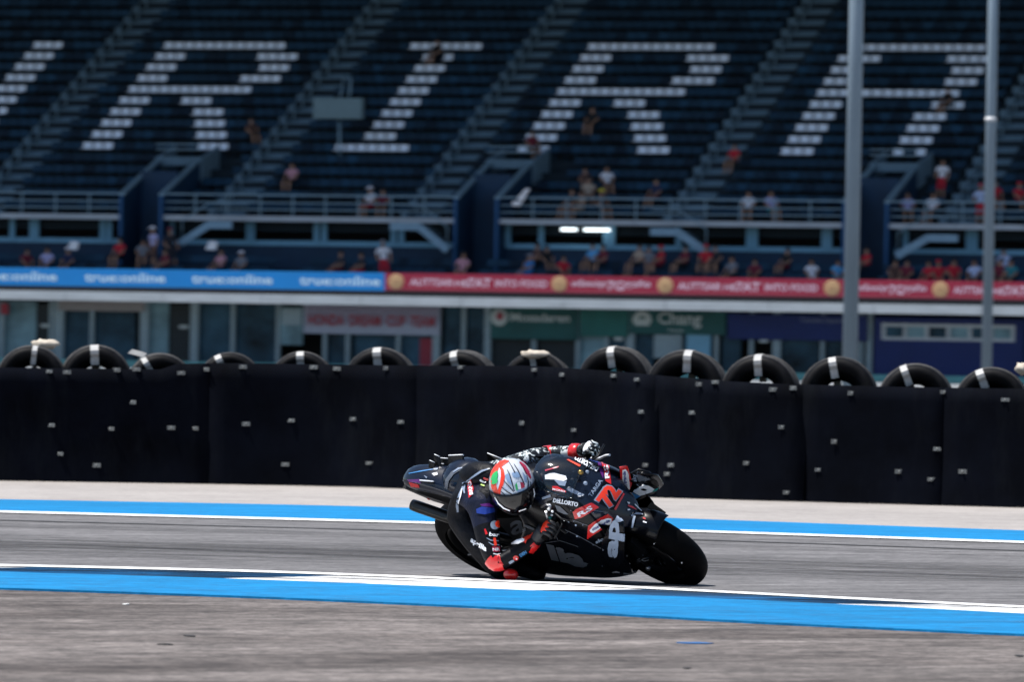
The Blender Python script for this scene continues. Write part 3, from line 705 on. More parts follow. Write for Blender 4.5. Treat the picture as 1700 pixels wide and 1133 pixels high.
# display box hanging on a bracket above the seats
m_box = mat('grey_display_back', (.16, .25, .28), .7, var=.1)
a0, z0 = sh(521, 197, 11); a1, z1 = sh(603, 163, 11)
bx = empty('display_box', mw=GM @ Matrix.Translation(((a0 + a1) / 2, 11, z0)), label='flat blue-grey box on a bracket left of the letter I', category='screen')
MB().box((0, 0, (z1 - z0) / 2), (a1 - a0, .25, z1 - z0)).build('housing', m_box, bx)
MB().box((0, -.14, (z1 - z0) / 2), (a1 - a0 - .14, .03, z1 - z0 - .14)).build('face_panel', m_box, bx)
ax_, zx_ = sh(577, 140, 11.3)
MB().tube([((a1 - a0) * .2, .1, z1 - z0), ((a1 - a0) * .2, .3, zx_ - z0 + .3), ((a1 - a0) * .0, .4, zx_ - z0 + .3)], .06, 8).build('bracket_arm', m_rail, bx)
MB().tube([(0, .2, z1 - z0), (0, .6, z1 - z0 + .9)], .05, 8).build('bracket_arm', m_rail, bx)
MB().tube([(0, .15, 0), (0, .3, -(z0 - rz(4)) + .2)], .07, 8).build('support_post', m_rail, bx)
# bright sheets by the entrance and lit tubes under the deck
m_sheet = mat('white_sheet', (.85, .86, .88), .6)
m_lamp = mat('lit_tube', (.8, .85, .85), .5, emit=(.85, .95, 1, 2.2))
for pts, lab in [(((858, 330), (873, 313), (880, 313), (868, 334)), 'upper bright white sheet leaning by the middle entrance'), (((851, 334), (868, 334), (863, 342), (851, 342)), 'lower bright white sheet by the middle entrance')]:
    P = [sh(*p, 4.3) for p in pts]; a, z = P[0]
    o = MB(); o.hexa([(q[0] - a, -.03, q[1] - z) for q in P], [(q[0] - a, .02, q[1] - z) for q in P])
    o.build('white_sheet', m_sheet, None, label=lab, category='sheet').matrix_world = GM @ Matrix.Translation((a, 4.3, z))
for p0, p1, lab in [((932, 381), (957, 381), 'shorter lit strip lamp under the walkway slab'), ((970, 381.5), (1012, 382), 'longer lit strip lamp under the walkway slab')]:
    (a, z), (a2, z2) = sh(*p0, 5.0), sh(*p1, 5.0)
    rt = empty('strip_lamp', mw=GM @ Matrix.Translation((a, 5.0, z)), label=lab, category='lamp')
    MB().box(((a2 - a) / 2, 0, 0), (a2 - a, .1, .13)).build('tube', m_lamp, rt)
    MB().box(((a2 - a) / 2, 0, .11), (a2 - a + .1, .16, .07)).build('lamp_housing', m_rail, rt)

# shop fronts under the deck
m_glass = mat('shop_glass', (.022, .062, .095), .25, var=.8, scale=.5, spec=.12)
m_glass2 = mat('shop_glass_pale', (.15, .27, .32), .2, var=.5, scale=.6, spec=.2)
m_mull = mat('shop_frame', (.24, .33, .37), .5, var=.1)
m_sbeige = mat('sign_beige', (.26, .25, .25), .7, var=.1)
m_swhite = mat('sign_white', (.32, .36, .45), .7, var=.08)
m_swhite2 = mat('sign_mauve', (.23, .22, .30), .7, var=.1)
m_sredt = mat('sign_red', (.30, .05, .07), .7)
m_sgreen = mat('sign_green', (.006, .075, .075), .7, var=.25, scale=.6)
m_sgreen2 = mat('sign_teal', (.01, .12, .11), .7, var=.3, scale=.5)
m_snavy = mat('sign_navy', (.002, .016, .11), .7, var=.15, scale=.6)
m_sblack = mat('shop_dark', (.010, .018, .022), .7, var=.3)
m_spale = mat('sign_letter_pale', (.40, .46, .46), .7)
m_sfaint = mat('sign_letter_faint', (.12, .15, .26), .7)
m_sred = mat('shop_red', (.28, .03, .05), .7)
m_teal = mat('teal_paint', (.015, .10, .13), .8, var=.15)
BSH = 1.7; ZG = zf0
shops = empty('shop_row', mw=GM @ Matrix.Translation((0, BSH, 0)), label='row of glazed shop fronts and signs under the grandstand deck', category='building')
def panel(name, x0, x1, y0, y1, m, b_=0., th=.08, px_mid=None):
    ym = (y0 + y1) / 2; a0 = sh(x0, ym, BSH + b_)[0]; a1 = sh(x1, ym, BSH + b_)[0]
    z1 = sh((x0 + x1) / 2, y0, BSH + b_)[1]; z0 = sh((x0 + x1) / 2, y1, BSH + b_)[1] if y1 < 620 else 0.1
    z1 = min(z1, ZG - .001)
    return MB().box(((a0 + a1) / 2, b_, (z0 + z1) / 2), (a1 - a0, th, z1 - z0)).build(name, m, shops)
def shade(y, x): return y + (x - 850) * .0195       # level lines on the facade
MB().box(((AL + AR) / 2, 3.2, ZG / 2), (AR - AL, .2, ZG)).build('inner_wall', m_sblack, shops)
for x0, x1, m in [(-260, -120, m_glass), (-120, 2, m_glass2), (8, 60, m_glass2), (100, 152, m_glass), (156, 225, m_glass), (245, 280, m_glass2), (331, 385, m_glass), (389, 462, m_glass), (538, 585, m_glass), (589, 660, m_glass), (664, 722, m_glass), (738, 768, m_glass), (772, 806, m_glass), (815, 885, m_sblack), (889, 958, m_sblack), (964, 1005, m_glass2), (1011, 1040, m_glass), (1050, 1085, m_glass), (1135, 1170, m_glass), (1200, 1230, m_glass), (1296, 1360, m_glass), (1372, 1425, m_glass), (1700, 1960, m_glass)]:
    panel('shop_window', x0, x1, 500, 640, m, .35, .05)
for x in (-120, -60, 4, 85, 98, 153, 240, 323, 387, 462, 540, 578, 662, 725, 770, 810, 887, 960, 1008, 1047, 1125, 1190, 1248, 1290, 1366, 1430, 1444, 1760, 1900):
    w_ = {98: 16, 240: 14, 323: 13, 725: 12, 810: 10, 1047: 13, 1290: 13, 1444: 10}.get(x, 6)
    panel('shop_mullion', x - w_ / 2, x + w_ / 2, 500, 640, m_mull, .15, .2)
panel('shop_door', 62, 88, 505, 640, m_sblack, .2)
panel('shop_door', 283, 314, 505, 640, m_sblack, .2)
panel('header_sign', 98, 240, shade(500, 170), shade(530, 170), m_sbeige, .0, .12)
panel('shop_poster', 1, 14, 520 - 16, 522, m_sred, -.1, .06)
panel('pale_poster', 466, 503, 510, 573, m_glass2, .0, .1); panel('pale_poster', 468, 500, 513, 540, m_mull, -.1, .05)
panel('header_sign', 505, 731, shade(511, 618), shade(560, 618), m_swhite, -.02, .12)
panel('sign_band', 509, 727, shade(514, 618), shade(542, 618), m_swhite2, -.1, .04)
panel('shop_poster', 697, 720, 562, 640, m_sred, .28, .04)
panel('header_sign', 815, 960, shade(511, 885), shade(563, 885), m_sgreen, -.02, .12)
panel('header_sign', 964, 1043, shade(511, 1000), shade(556, 1000), m_sgreen2, -.02, .12)
panel('header_sign', 1046, 1205, shade(511, 1125), shade(550, 1125), m_sgreen, -.02, .14)
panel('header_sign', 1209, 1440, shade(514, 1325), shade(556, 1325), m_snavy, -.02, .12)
panel('notice_plate', 1086, 1132, 556, 595, m_mull, .1, .1); panel('notice_plate', 1140, 1180, 552, 600, m_frame, .1, .1)
panel('navy_wall_panel', 1452, 1700, shade(515, 1570), 640, m_snavy, -.1, .2)
# window strip on the navy wall
x0, x1 = 1464, 1685
panel('window_frame', x0, x1, 537 + 1.5, 544, m_fascia, -.22, .08); panel('window_frame', x0, x1, 561, 566.5, m_fascia, -.22, .08)
for i in range(7): x = x0 + 3 + (x1 - x0 - 6) * i / 6; panel('window_frame', x - 3, x + 3, 538 + (x - 1570) * .019, 564 + (x - 1570) * .019, m_fascia, -.24, .08)
for i in range(6):
    xa = x0 + 3 + (x1 - x0 - 6) * i / 6; panel('window_pane', xa + 3, xa + 33, 543, 563, [m_glass, m_glass2][i % 2], -.2, .03)
def stext(txt, x0, x1, y0, y1, m, name='lettering'):
    a0, z0 = sh(x0, y1, BSH - .15); a1, z1 = sh(x1, y0, BSH - .15)
    flat_text(name, txt, (a0, -.15, z0), V((1, 0, 0)), V((0, 0, 1)), a1 - a0, abs(z1 - z0), m, shops, V((0, -1, 0)), .02, .02)
stext('HONDA  DREAM  CUP  TEAM', 512, 722, 525, 541, m_sredt)
stext('Mosadaren', 848, 946, 521, 534, m_spale); stext('Chang', 1092, 1165, 519, 545, m_spale); stext('THAI', 1108, 1134, 547, 551, m_spale)
stext('Yamaha Square', 1328, 1402, 528, 538, m_sfaint)
a, z = sh(829, 527, BSH - .12)
q = MB(); q.lathe((a, -.13, z), (0, -1, 0), [(0, .03), (.36, .03), (.40, 0)], 24); q.build('roundel', m_spale, shops)
q = MB(); q.lathe((a + .04, -.165, z + .05), (0, -1, 0), [(0, .02), (.19, .02), (.2, 0)], 6); q.build('roundel_emblem', m_sredt, shops)
a, z = sh(1066, 528, BSH - .12)
q = MB()
for i in range(7):
    t = math.pi * i / 6; q.ball((a + .32 * math.cos(t), -.12, z - .1 + .3 * math.sin(t)), (.14, .03, .14), 10, 6)
q.box((a, -.11, z - .2), (.7, .04, .3)); q.build('leaf_emblem', m_spale, shops)
for px, py in ((75, 541), (305, 543), (1027, 563), (1268, 566)):
    panel('exit_plate', px - 7, px + 7, py - 3, py + 3, m_spale, -.05, .04)
# teal skirting and pale kerb in front of the shops
tk = MB(); tk.box(((AL + AR) / 2, -1.6, .34), (AR - AL, .12, .34)); o = tk.build('low_teal_barrier', m_teal, None, label='low teal board running along the foot of the shop fronts', category='barrier'); o.matrix_world = GM
tk = MB(); tk.box(((AL + AR) / 2, -2.4, .075), (AR - AL, .5, .15)); o = tk.build('white_kerbstone', m_white, None, kind='structure'); o.matrix_world = GM

# ------------------------------------------------------------------ racing motorcycle, leaned over to its right
LEAN, HEAD = R(54), R(-45); SC = 275.0; MX, MY = 1003, 964
gp = ground(MX, MY); 
hx = V((math.cos(HEAD), math.sin(HEAD), 0)); rt = V((hx.y, -hx.x, 0)); zz = V((0, 0, 1))
ux = hx; uz = zz * math.cos(LEAN) + rt * math.sin(LEAN); uy = -rt * math.cos(LEAN) + zz * math.sin(LEAN)
BM = Matrix(((ux.x, uy.x, uz.x, gp.x), (ux.y, uy.y, uz.y, gp.y), (ux.z, uy.z, uz.z, .0), (0, 0, 0, 1)))
BMI = BM.inverted()
def bp_(px, py, Y):                                # bike-frame point seen at a photo pixel, for a chosen sideways offset Y
    d = BMI.to_3x3() @ ray(px, py); o = BMI @ CO; t = (Y - o.y) / d.y; return o + d * t

bk_black = mat('bike_black_lacquer', (.0018, .0022, .004), .25, spec=.12, coat=.16, var=.3, scale=3)
bk_navy = mat('bike_dark_navy_lacquer', (.003, .007, .018), .25, spec=.3, coat=.45, var=.3, scale=3)
bk_carbon = mat('carbon_fibre', (.003, .003, .0035), .4, spec=.2, coat=.12, var=.4, scale=60)
bk_rubber = mat('slick_tyre_rubber', (.0022, .0022, .0025), .65, var=.3, scale=14, bump=.08, spec=.06)
bk_metal = mat('machined_metal', (.35, .35, .36), .35, metal=.9)
bk_dkmetal = mat('dark_metal', (.012, .012, .013), .4, metal=.6, spec=.3)
bk_ti = mat('titanium_exhaust', (.045, .045, .043), .28, metal=.8, var=.3)
bk_red = mat('bike_red', (.62, .012, .012), .3, coat=.5, var=.05)
bk_orange = mat('neon_red_orange', (.90, .045, .015), .35, var=.05)
bk_white = mat('bike_white', (.82, .84, .88), .35, var=.03)
bk_grey = mat('bike_grey_blue_letter', (.24, .30, .40), .4, var=.05)
bk_dgrey = mat('bike_dull_grey_letter', (.10, .115, .14), .4, var=.2)
bk_blue = mat('bike_sky_blue', (.06, .26, .58), .4)
bk_dblue = mat('bike_deep_blue', (.008, .03, .22), .35, coat=.4)
bk_purple = mat('bike_purple', (.10, .008, .14), .3, coat=.4)
bk_screen = mat('smoked_screen', (.004, .010, .018), .07, coat=1.0, alpha=.55)
bk_gold = mat('fork_gold', (.35, .22, .06), .3, metal=.8)
bk_teal = mat('teal_anodised', (.02, .30, .28), .35, metal=.3)
bk_lamp = mat('red_rain_light', (.75, .01, .01), .3)

bike = empty('racing_motorcycle', mw=BM, label='black and red racing motorcycle leaned far over into the corner', category='motorcycle')
def bpart(mb, name, m, parent=None, sub=0, solid=0, **kw):
    o = mb.build(name, m, parent or bike, **kw)
    if solid:
        q = o.modifiers.new('s', 'SOLIDIFY'); q.thickness = solid; q.offset = 0
    if sub:
        q = o.modifiers.new('u', 'SUBSURF'); q.levels = sub; q.render_levels = sub
    return o

# wheels
def wheel(cx, cz, rad, w_, steer=0.0, toff=0.0):
    wr = bpy.data.objects.new('wheel', None); COL.objects.link(wr); wr.parent = bike
    wr.location = (cx, 0, cz); wr.rotation_euler = (0, 0, steer)
    t = MB(); prof = []; n = 18; ri = rad * .70
    for k in range(n + 1):
        a = math.pi * k / n; y = -math.cos(a) * w_ / 2; hgt = math.sin(a)
        prof.append((ri + (rad - ri) * hgt ** .80, y * (1.0 if hgt > .25 else .93)))
    prof.append((ri - .005, w_ * .38)); prof.append((ri - .005, -w_ * .38)); prof.append(prof[0])
    t.lathe((0, 0, 0), (0, 1, 0), prof, 72); t.build('tyre', bk_rubber, wr)
    r_ = MB(); k = w_ * .36
    r_.lathe((0, 0, 0), (0, 1, 0), [(ri, -k), (ri - .012, -k), (ri - .03, -k * .6), (ri - .035, 0), (ri - .03, k * .6), (ri - .012, k), (ri, k)], 48)
    r_.lathe((0, 0, 0), (0, 1, 0), [(0, -.05), (.035, -.05), (.045, -.02), (.045, .02), (.035, .05), (0, .05)], 20)
    for i in range(5):
        a = 2 * math.pi * i / 5 + .3
        for s_ in (-1, 1):
            r_.tube([(.04 * math.cos(a + s_ * .25), s_ * .015, .04 * math.sin(a + s_ * .25)), ((ri - .02) * math.cos(a + s_ * .10), s_ * .01, (ri - .02) * math.sin(a + s_ * .10))], [.013, .009], 6)
    r_.build('rim', bk_dkmetal, wr)
    return wr, ri
fw, fri = wheel(.70, .352, .312, .165, R(-5))
rw, rri = wheel(-.665, .378, .325, .185)
for s_ in (-1, 1):
    d = MB(); y = s_ * .062
    d.lathe((0, y, 0), (0, 1, 0), [(.09, -.003), (.165, -.003), (.165, .003), (.095, .003), (.095, -.003)], 40)
    for i in range(8):
        a = 2 * math.pi * i / 8; d.tube([(.045 * math.cos(a), y * .8, .045 * math.sin(a)), (.10 * math.cos(a), y, .10 * math.sin(a))], .005, 5)
    d.build('brake_disc', bk_carbon, fw)
d = MB(); d.lathe((0, -.07, 0), (0, 1, 0), [(.05, -.003), (.11, -.003), (.11, .003), (.05, .003), (.05, -.003)], 32); d.build('brake_disc', bk_metal, rw)
# forks, calipers, fender
for s_ in (-1, 1):
    f = MB(); f.tube([(.70, s_ * .105, .35), (.63, s_ * .10, .50)], .024, 12); bpart(f, 'fork_leg', bk_dkmetal)
    f = MB(); f.tube([(.63, s_ * .10, .50), (.47, s_ * .105, .93)], .029, 12); bpart(f, 'fork_tube', bk_dkmetal)
    f = MB(); f.hexa([(.60, s_ * .075, .36), (.69, s_ * .075, .40), (.66, s_ * .075, .50), (.58, s_ * .075, .46)], [(.60, s_ * .125, .36), (.69, s_ * .125, .40), (.66, s_ * .125, .50), (.58, s_ * .125, .46)]); bpart(f, 'brake_caliper', bk_dkmetal)
    f = MB(); f.ball((.70, s_ * .135, .35), .016, 8, 6); f.ball((.61, s_ * .13, .46), .009, 8, 6); bpart(f, 'axle_bolt', bk_metal, kind='stuff')
    # carbon air scoop on the brake, pale edge
    f = MB(); f.hexa([(.73, s_ * .10, .46), (.80, s_ * .10, .52), (.76, s_ * .10, .62), (.68, s_ * .10, .56)], [(.74, s_ * .15, .46), (.81, s_ * .14, .52), (.77, s_ * .14, .62), (.69, s_ * .15, .56)]); bpart(f, 'brake_duct', bk_carbon)
fe = MB()
ang = [R(a) for a in range(48, 151, 8)]; rows = []
for a in ang:
    row = []
    for k in range(7):
        u = -1 + 2 * k / 6; rr = .338 - .03 * u * u
        row.append(V((.70 + rr * math.cos(a), u * .09, .352 + rr * math.sin(a) - (.0 if abs(u) < .9 else .02))))
    rows.append(row)
fe.add([v for r_ in rows for v in r_], [(i * 7 + j, i * 7 + j + 1, (i + 1) * 7 + j + 1, (i + 1) * 7 + j) for i in range(len(rows) - 1) for j in range(6)], 0, True)
fender = bpart(fe, 'front_fender', bk_black, sub=1, solid=.006)

# fairing: nose and upper cowl as one skin
ST = {
 .765: [(.700, 0), (.692, .022), (.672, .03), (.652, .022), (.645, 0)],
 .757: [(.735, 0), (.720, .045), (.685, .062), (.650, .05), (.636, 0)],
 .745: [(.785, 0), (.768, .075), (.715, .10), (.655, .085), (.630, 0)],
 .73: [(.852, 0), (.830, .090), (.765, .115), (.690, .10), (.640, 0)],
 .705: [(.900, 0), (.882, .108), (.815, .135), (.740, .125), (.700, 0)],
 .66: [(.958, 0), (.938, .130), (.870, .178), (.800, .172), (.780, 0)],
 .58: [(1.035, 0), (1.005, .128), (.935, .182), (.860, .19), (.84, 0)],
 .48: [(1.100, 0), (1.055, .125), (.965, .186), (.890, .20), (.86, 0)],
 .38: [(1.135, 0), (1.085, .118), (.985, .182), (.900, .20), (.88, 0)],
 .30: [(1.120, 0), (1.075, .116), (.985, .176), (.905, .19), (.885, 0)],
}
xs = sorted(ST)
cow = MB(); vs = []
for x in xs:
    p = ST[x]; half = [V((x, w_, z)) for z, w_ in p]
    vs += half + [V((x, -v.y, v.z)) for v in half[-2:0:-1]]
W = 8
# open the top behind x=.46 between the screen edges: keep, screen is a separate bubble above
fs = []
for i in range(len(xs) - 1):
    for j in range(W):
        if xs[i] >= .37 and xs[i + 1] <= .59 and j in (0, 7): continue      # opening under the screen
        fs.append((i * W + j, i * W + (j + 1) % W, (i + 1) * W + (j + 1) % W, (i + 1) * W + j))
fs.append(tuple((len(xs) - 1) * W + j for j in range(W))[::-1])
cow.add(vs, fs, 0, True)
cowl = bpart(cow, 'upper_cowl', bk_navy, sub=2)
# screen
sc = MB(); vs = []; sx = [.34, .38, .45, .51, .56, .60]
for x in sx:
    xa = min(max(x, .38), .66); t = lerp_tab([(k, ST[k][0][0]) for k in xs], x); e = lerp_tab([(k, ST[k][1][0]) for k in xs], x); ey = lerp_tab([(k, ST[k][1][1]) for k in xs], x)
    for u in (-1, -.8, -.45, 0, .45, .8, 1): vs.append(V((x, u * (ey + .006), e + .008 + (t - e + .012) * math.cos(u * math.pi / 2) ** .8)))
sc.add(vs, [(i * 7 + j, i * 7 + j + 1, (i + 1) * 7 + j + 1, (i + 1) * 7 + j) for i in range(len(sx) - 1) for j in range(6)], 0, True)
screen = bpart(sc, 'windscreen', bk_screen, sub=1, solid=.004)
# side fairings
SZ = [(1.02, .145, .60, -.02), (.96, .175, .66, .06), (.89, .205, .69, .10), (.82, .228, .70, .10), (.75, .236, .70, .04), (.67, .243, .71, -.05), (.59, .248, .71, -.16), (.50, .250, .69, -.22), (.42, .236, .66, -.25), (.34, .205, .58, -.27), (.26, .15, .52, -.28), (.205, .07, .47, -.28), (.19, 0, .45, -.28)]
sides = []
for s_ in (-1, 1):
    m_ = MB(); vs = []; n = 11
    for z, w_, xf, xr in SZ:
        for k in range(n):
            u = k / (n - 1); x = xr + (xf - xr) * (1 - (1 - u) ** 1.15)
            prof = 1 - .24 * max(0, (u - .72) / .28) ** 1.6 - .20 * max(0, (.3 - u) / .3) ** 1.5
            z2 = z + (.02 * (1 - u) if z > .9 else 0)
            vs.append(V((x, s_ * w_ * prof, z2)))
    fs = [(i * n + j, i * n + j + 1, (i + 1) * n + j + 1, (i + 1) * n + j) for i in range(len(SZ) - 1) for j in range(n - 1)]
    # opening: side vent behind the letter panel
    if s_ < 0: fs = [f[::-1] for f in fs]
    m_.add(vs, fs, 0, True)
    sides.append(bpart(m_, 'side_fairing', bk_black, sub=1, solid=.012))
# front aero panels, one set per side (end plate, grey wing, letter plate)
PAN = {'end_plate': [(1028, 777, .165), (1041, 772.5, .195), (1046, 786, .20), (1050, 802, .195), (1043, 824, .135), (1030, 819, .130), (1028.5, 798, .15)],
       'wing_plate': [(1046, 787, .20), (1060, 779, .225), (1078, 784, .245), (1088, 793, .25), (1094, 807, .245), (1084, 806, .23), (1068, 800, .20), (1052, 806, .18)],
       'letter_plate': [(1040, 827, .130), (1051, 817, .16), (1071, 804, .21), (1083, 805, .235), (1094, 811, .245), (1084, 819, .22), (1066, 827, .175), (1048, 836, .125)]}
_D = (.832 * 275, 1.618 * 275)
PAN['front_duct'] = [(x + _D[0] * y_, y - _D[1] * y_, y_) for x, y, y_ in [(1026, 852, .150), (1038, 860, .165), (1041, 890, .225), (1041, 922, .265), (1032, 934, .275), (1016, 930, .278), (1005, 912, .275), (1004, 893, .25), (1014, 870, .19)]]
panels = {}
for nm_, pl in PAN.items():
    L3 = [bp_(*q) for q in pl]; cen = sum(L3, V((0, 0, 0))) / len(L3)
    for s_ in ((1, -1) if nm_ not in ('wing_plate', 'end_plate') else (1,)):
        q = MB(); vs = [V((p_.x, p_.y * s_, p_.z)) for p_ in L3 + [cen]]; n_ = len(L3)
        q.add(vs, [(i, (i + 1) % n_, n_) for i in range(n_)], 0, True)
        panels[(nm_, s_)] = bpart(q, nm_, bk_black if nm_ != 'wing_plate' else bk_carbon, solid=.012)
# front wings between nose and side shells, two per side, with rounded end plates
for s_ in (-1, 1):
    for (x0, z0, x1, z1, c) in ():
        m_ = MB(); vs = []
        for u in (0, .33, .66, 1):
            x = x0 + (x1 - x0) * u; z = z0 + (z1 - z0) * u + .012 * math.sin(u * 3.1); y = .05 + .185 * u
            vs += [V((x + .0, s_ * y, z)), V((x - c * .45, s_ * y, z + .014)), V((x - c, s_ * y, z + .004)), V((x - c * .5, s_ * y, z - .004))]
        m_.add(vs, [(i * 4 + j, i * 4 + (j + 1) % 4, (i + 1) * 4 + (j + 1) % 4, (i + 1) * 4 + j) for i in range(3) for j in range(4)] + [(0, 1, 2, 3), (12, 13, 14, 15)], 0, True)
        bpart(m_, 'winglet', bk_carbon)
# dark mass inside: engine, frame, airbox, radiator
eb = MB(); eb.hexa([(-.22, -.14, .26), (.46, -.15, .30), (.40, -.15, .86), (-.18, -.14, .80)], [(-.22, .14, .26), (.46, .15, .30), (.40, .15, .86), (-.18, .14, .80)]); bpart(eb, 'engine', bk_dkmetal)
for s_ in (-1, 1):
    fr = MB(); fr.hexa([(.42, s_ * .10, .90), (.42, s_ * .10, .76), (-.14, s_ * .13, .42), (-.20, s_ * .13, .58)], [(.42, s_ * .14, .90), (.42, s_ * .14, .76), (-.14, s_ * .175, .42), (-.20, s_ * .175, .58)]); bpart(fr, 'frame_spar', bk_dkmetal)
    sw = MB(); sw.hexa([(-.12, s_ * .10, .50), (-.12, s_ * .10, .36), (-.69, s_ * .115, .34), (-.70, s_ * .115, .42)], [(-.12, s_ * .135, .50), (-.12, s_ * .135, .36), (-.69, s_ * .145, .34), (-.70, s_ * .145, .42)])
    bpart(sw, 'swingarm', bk_carbon)
    ed = MB(); ed.tube([(-.14, s_ * .14, .515), (-.45, s_ * .142, .455), (-.69, s_ * .148, .422)], .006, 6); bpart(ed, 'swingarm_edge', bk_metal)
    pg = MB(); pg.tube([(-.16, s_ * .15, .43), (-.16, s_ * .235, .435)], .011, 8); pg.tube([(-.08, s_ * .15, .50), (-.20, s_ * .15, .38)], .02, 6); bpart(pg, 'footpeg', bk_metal)
    hb = MB(); hb.tube([(.455, s_ * .12, .928), (.44, s_ * .20, .92), (.425, s_ * .333, .905)], .014, 10); bpart(hb, 'handlebar', bk_dkmetal)
    gr = MB(); gr.tube([(.437, s_ * .215, .916), (.424, s_ * .338, .903)], .019, 10); bpart(gr, 'grip', bk_rubber)
    lv = MB(); lv.tube([(.47, s_ * .18, .925), (.515, s_ * .24, .912), (.50, s_ * .33, .902)], .006, 8); bpart(lv, 'lever', bk_dkmetal)
lg = MB(); lg.tube([bp_(975, 761, .37), bp_(990, 762, .36), bp_(997, 761, .35), bp_(1005, 757, .34), bp_(1012, 756, .33)], [.006, .009, .008, .007, .007], 8); bpart(lg, 'lever_guard', bk_white)
lg = MB(); lg.tube([bp_(850, 903, -.40), bp_(859, 900, -.40), bp_(868, 897, -.40)], [.006, .014, .010], 8); bpart(lg, 'lever_guard', bk_white)
ch = MB(); ch.lathe((-.665, .10, .378), (0, 1, 0), [(.03, -.004), (.095, -.004), (.095, .004), (.03, .004)], 30); bpart(ch, 'sprocket', bk_metal)
cn = MB(); cn.tube([(-.665, .10, .47), (-.14, .10, .50)], .007, 6); cn.tube([(-.665, .10, .285), (-.14, .10, .42)], .007, 6); bpart(cn, 'chain', bk_dkmetal, kind='stuff')
tk = MB(); tk.ball((.10, 0, .93), (.30, .155, .145), 24, 14); tank = bpart(tk, 'fuel_tank', bk_black)
ap = MB(); ap.hexa([(.52, -.075, .985), (.52, .075, .985), (.47, .07, 1.05), (.47, -.07, 1.05)], [(.50, -.075, .98), (.50, .075, .98), (.45, .07, 1.045), (.45, -.07, 1.045)]); bpart(ap, 'dash_display', bk_dkmetal)
yk = MB(); yk.box((.455, 0, .965), (.10, .26, .035)); bpart(yk, 'top_yoke', bk_metal)
# cockpit clutter seen through and beside the screen
for (px, py, Y, r_, m_, nm) in [(964, 785, .02, .018, bk_gold, 'steering_damper'), (950, 797, .0, .012, bk_white, 'switch'), (957, 807, -.03, .013, bk_white, 'switch'), (952, 781, .06, .016, bk_grey, 'reservoir_cap'), (975, 784, .05, .012, bk_grey, 'cable_end'), (972, 803, -.03, .014, bk_grey, 'cable_end'), (945, 812, -.08, .014, bk_dgrey, 'switch'), (962, 822, -.10, .013, bk_grey, 'cable_end'),
                               (912, 840, -.20, .012, bk_white, 'reservoir_cap'), (911, 846, -.21, .010, bk_white, 'cable_end'), (917, 850, -.2, .009, bk_white, 'cable_end'), (914, 861, -.2, .016, bk_teal, 'oil_plug'), (916, 856, -.2, .008, bk_white, 'cable_end'), (937, 864, -.23, .008, bk_white, 'fastener'), (944, 867, -.24, .006, bk_grey, 'fastener'), (956, 873, -.25, .006, bk_grey, 'fastener'), (958, 891, -.26, .007, bk_grey, 'fastener')]:
    c = bp_(px, py, Y); q = MB(); q.ball(c, (r_, r_ * .8, r_ * .9), 10, 7); bpart(q, nm, m_)
# tail unit
TS = {-.855: (.965, .985, .020), -.83: (.935, 1.025, .062), -.74: (.918, 1.048, .080), -.62: (.905, 1.045, .088), -.50: (.89, 1.01, .095), -.34: (.84, .98, .13), -.20: (.80, .93, .14)}
tl_ = MB(); vs = []; xs2 = sorted(TS)
for x in xs2:
    zb_, zt_, w_ = TS[x]; zm = (zb_ + zt_) / 2; h_ = (zt_ - zb_) / 2
    for k in range(12):
        a = 2 * math.pi * k / 12; c_, s2 = math.cos(a), math.sin(a)
        vs.append(V((x, w_ * math.copysign(abs(c_) ** .7, c_), zm + h_ * math.copysign(abs(s2) ** .8, s2))))
tl_.add(vs, [(i * 12 + k, i * 12 + (k + 1) % 12, (i + 1) * 12 + (k + 1) % 12, (i + 1) * 12 + k) for i in range(len(xs2) - 1) for k in range(12)] + [tuple(range(12))[::-1], tuple((len(xs2) - 1) * 12 + k for k in range(12))], 0, True)
tail = bpart(tl_, 'tail_unit', bk_navy, sub=1)
se = MB(); se.ball((-.40, .03, .97), (.15, .12, .085), 20, 12); seatpad = bpart(se, 'seat_hump', bk_navy)
su = MB(); su.hexa([(-.22, -.09, .88), (-.22, .09, .88), (-.86, .06, .955), (-.86, -.06, .955)], [(-.22, -.08, .66), (-.22, .08, .66), (-.74, .04, .80), (-.74, -.04, .80)]); bpart(su, 'under_tray', bk_carbon)
rl = MB(); rl.ball((-.755, -.02, .83), (.022, .03, .022), 12, 8); bpart(rl, 'rain_light', bk_lamp)
ex = MB(); ex.tube([(-.08, -.10, .46), (-.30, -.135, .60), (-.48, -.125, .70), (-.56, -.12, .74)], [.028, .030, .032, .034], 14); bpart(ex, 'exhaust_pipe', bk_carbon)
ex = MB(); ex.lathe((-.56, -.12, .74), V((-.30, .02, .115)), [(.0, 0), (.031, 0), (.035, .06), (.035, .27), (.033, .30), (.027, .30), (.025, .24), (0, .24)], 20); bpart(ex, 'exhaust_tip', bk_ti)
# tail fins
def fin(pts, th, m_=bk_carbon, name='tail_fin', edge=True):
    q = MB(); P = [bp_(*p) for p in pts]; n_ = (P[1] - P[0]).cross(P[2] - P[0]).normalized() * th / 2
    if len(P) == 4: q.hexa([p + n_ for p in P], [p - n_ for p in P])
    o = bpart(q, name, m_)
    if edge:
        e = MB(); e.tube([P[2], P[3]], th * .42, 6); e.build('fin_edge', bk_white, o)
    return o
fin([(746, 782, .06), (769, 780, .06), (769, 756, .12), (745, 757, .12)], .012)
fin([(733, 781, .07), (747, 781, .07), (744, 762, .12), (731, 761, .12)], .009)
fin([(722, 780, .05), (732, 779, .05), (730, 759, .11), (721, 755, .11)], .009)
fin([(726, 786, .03), (738, 786, .03), (737, 771, .08), (724, 771, .08)], .009)
fin([(712, 783, .02), (722, 783, .02), (722, 769, .07), (713, 765, .07)], .009)
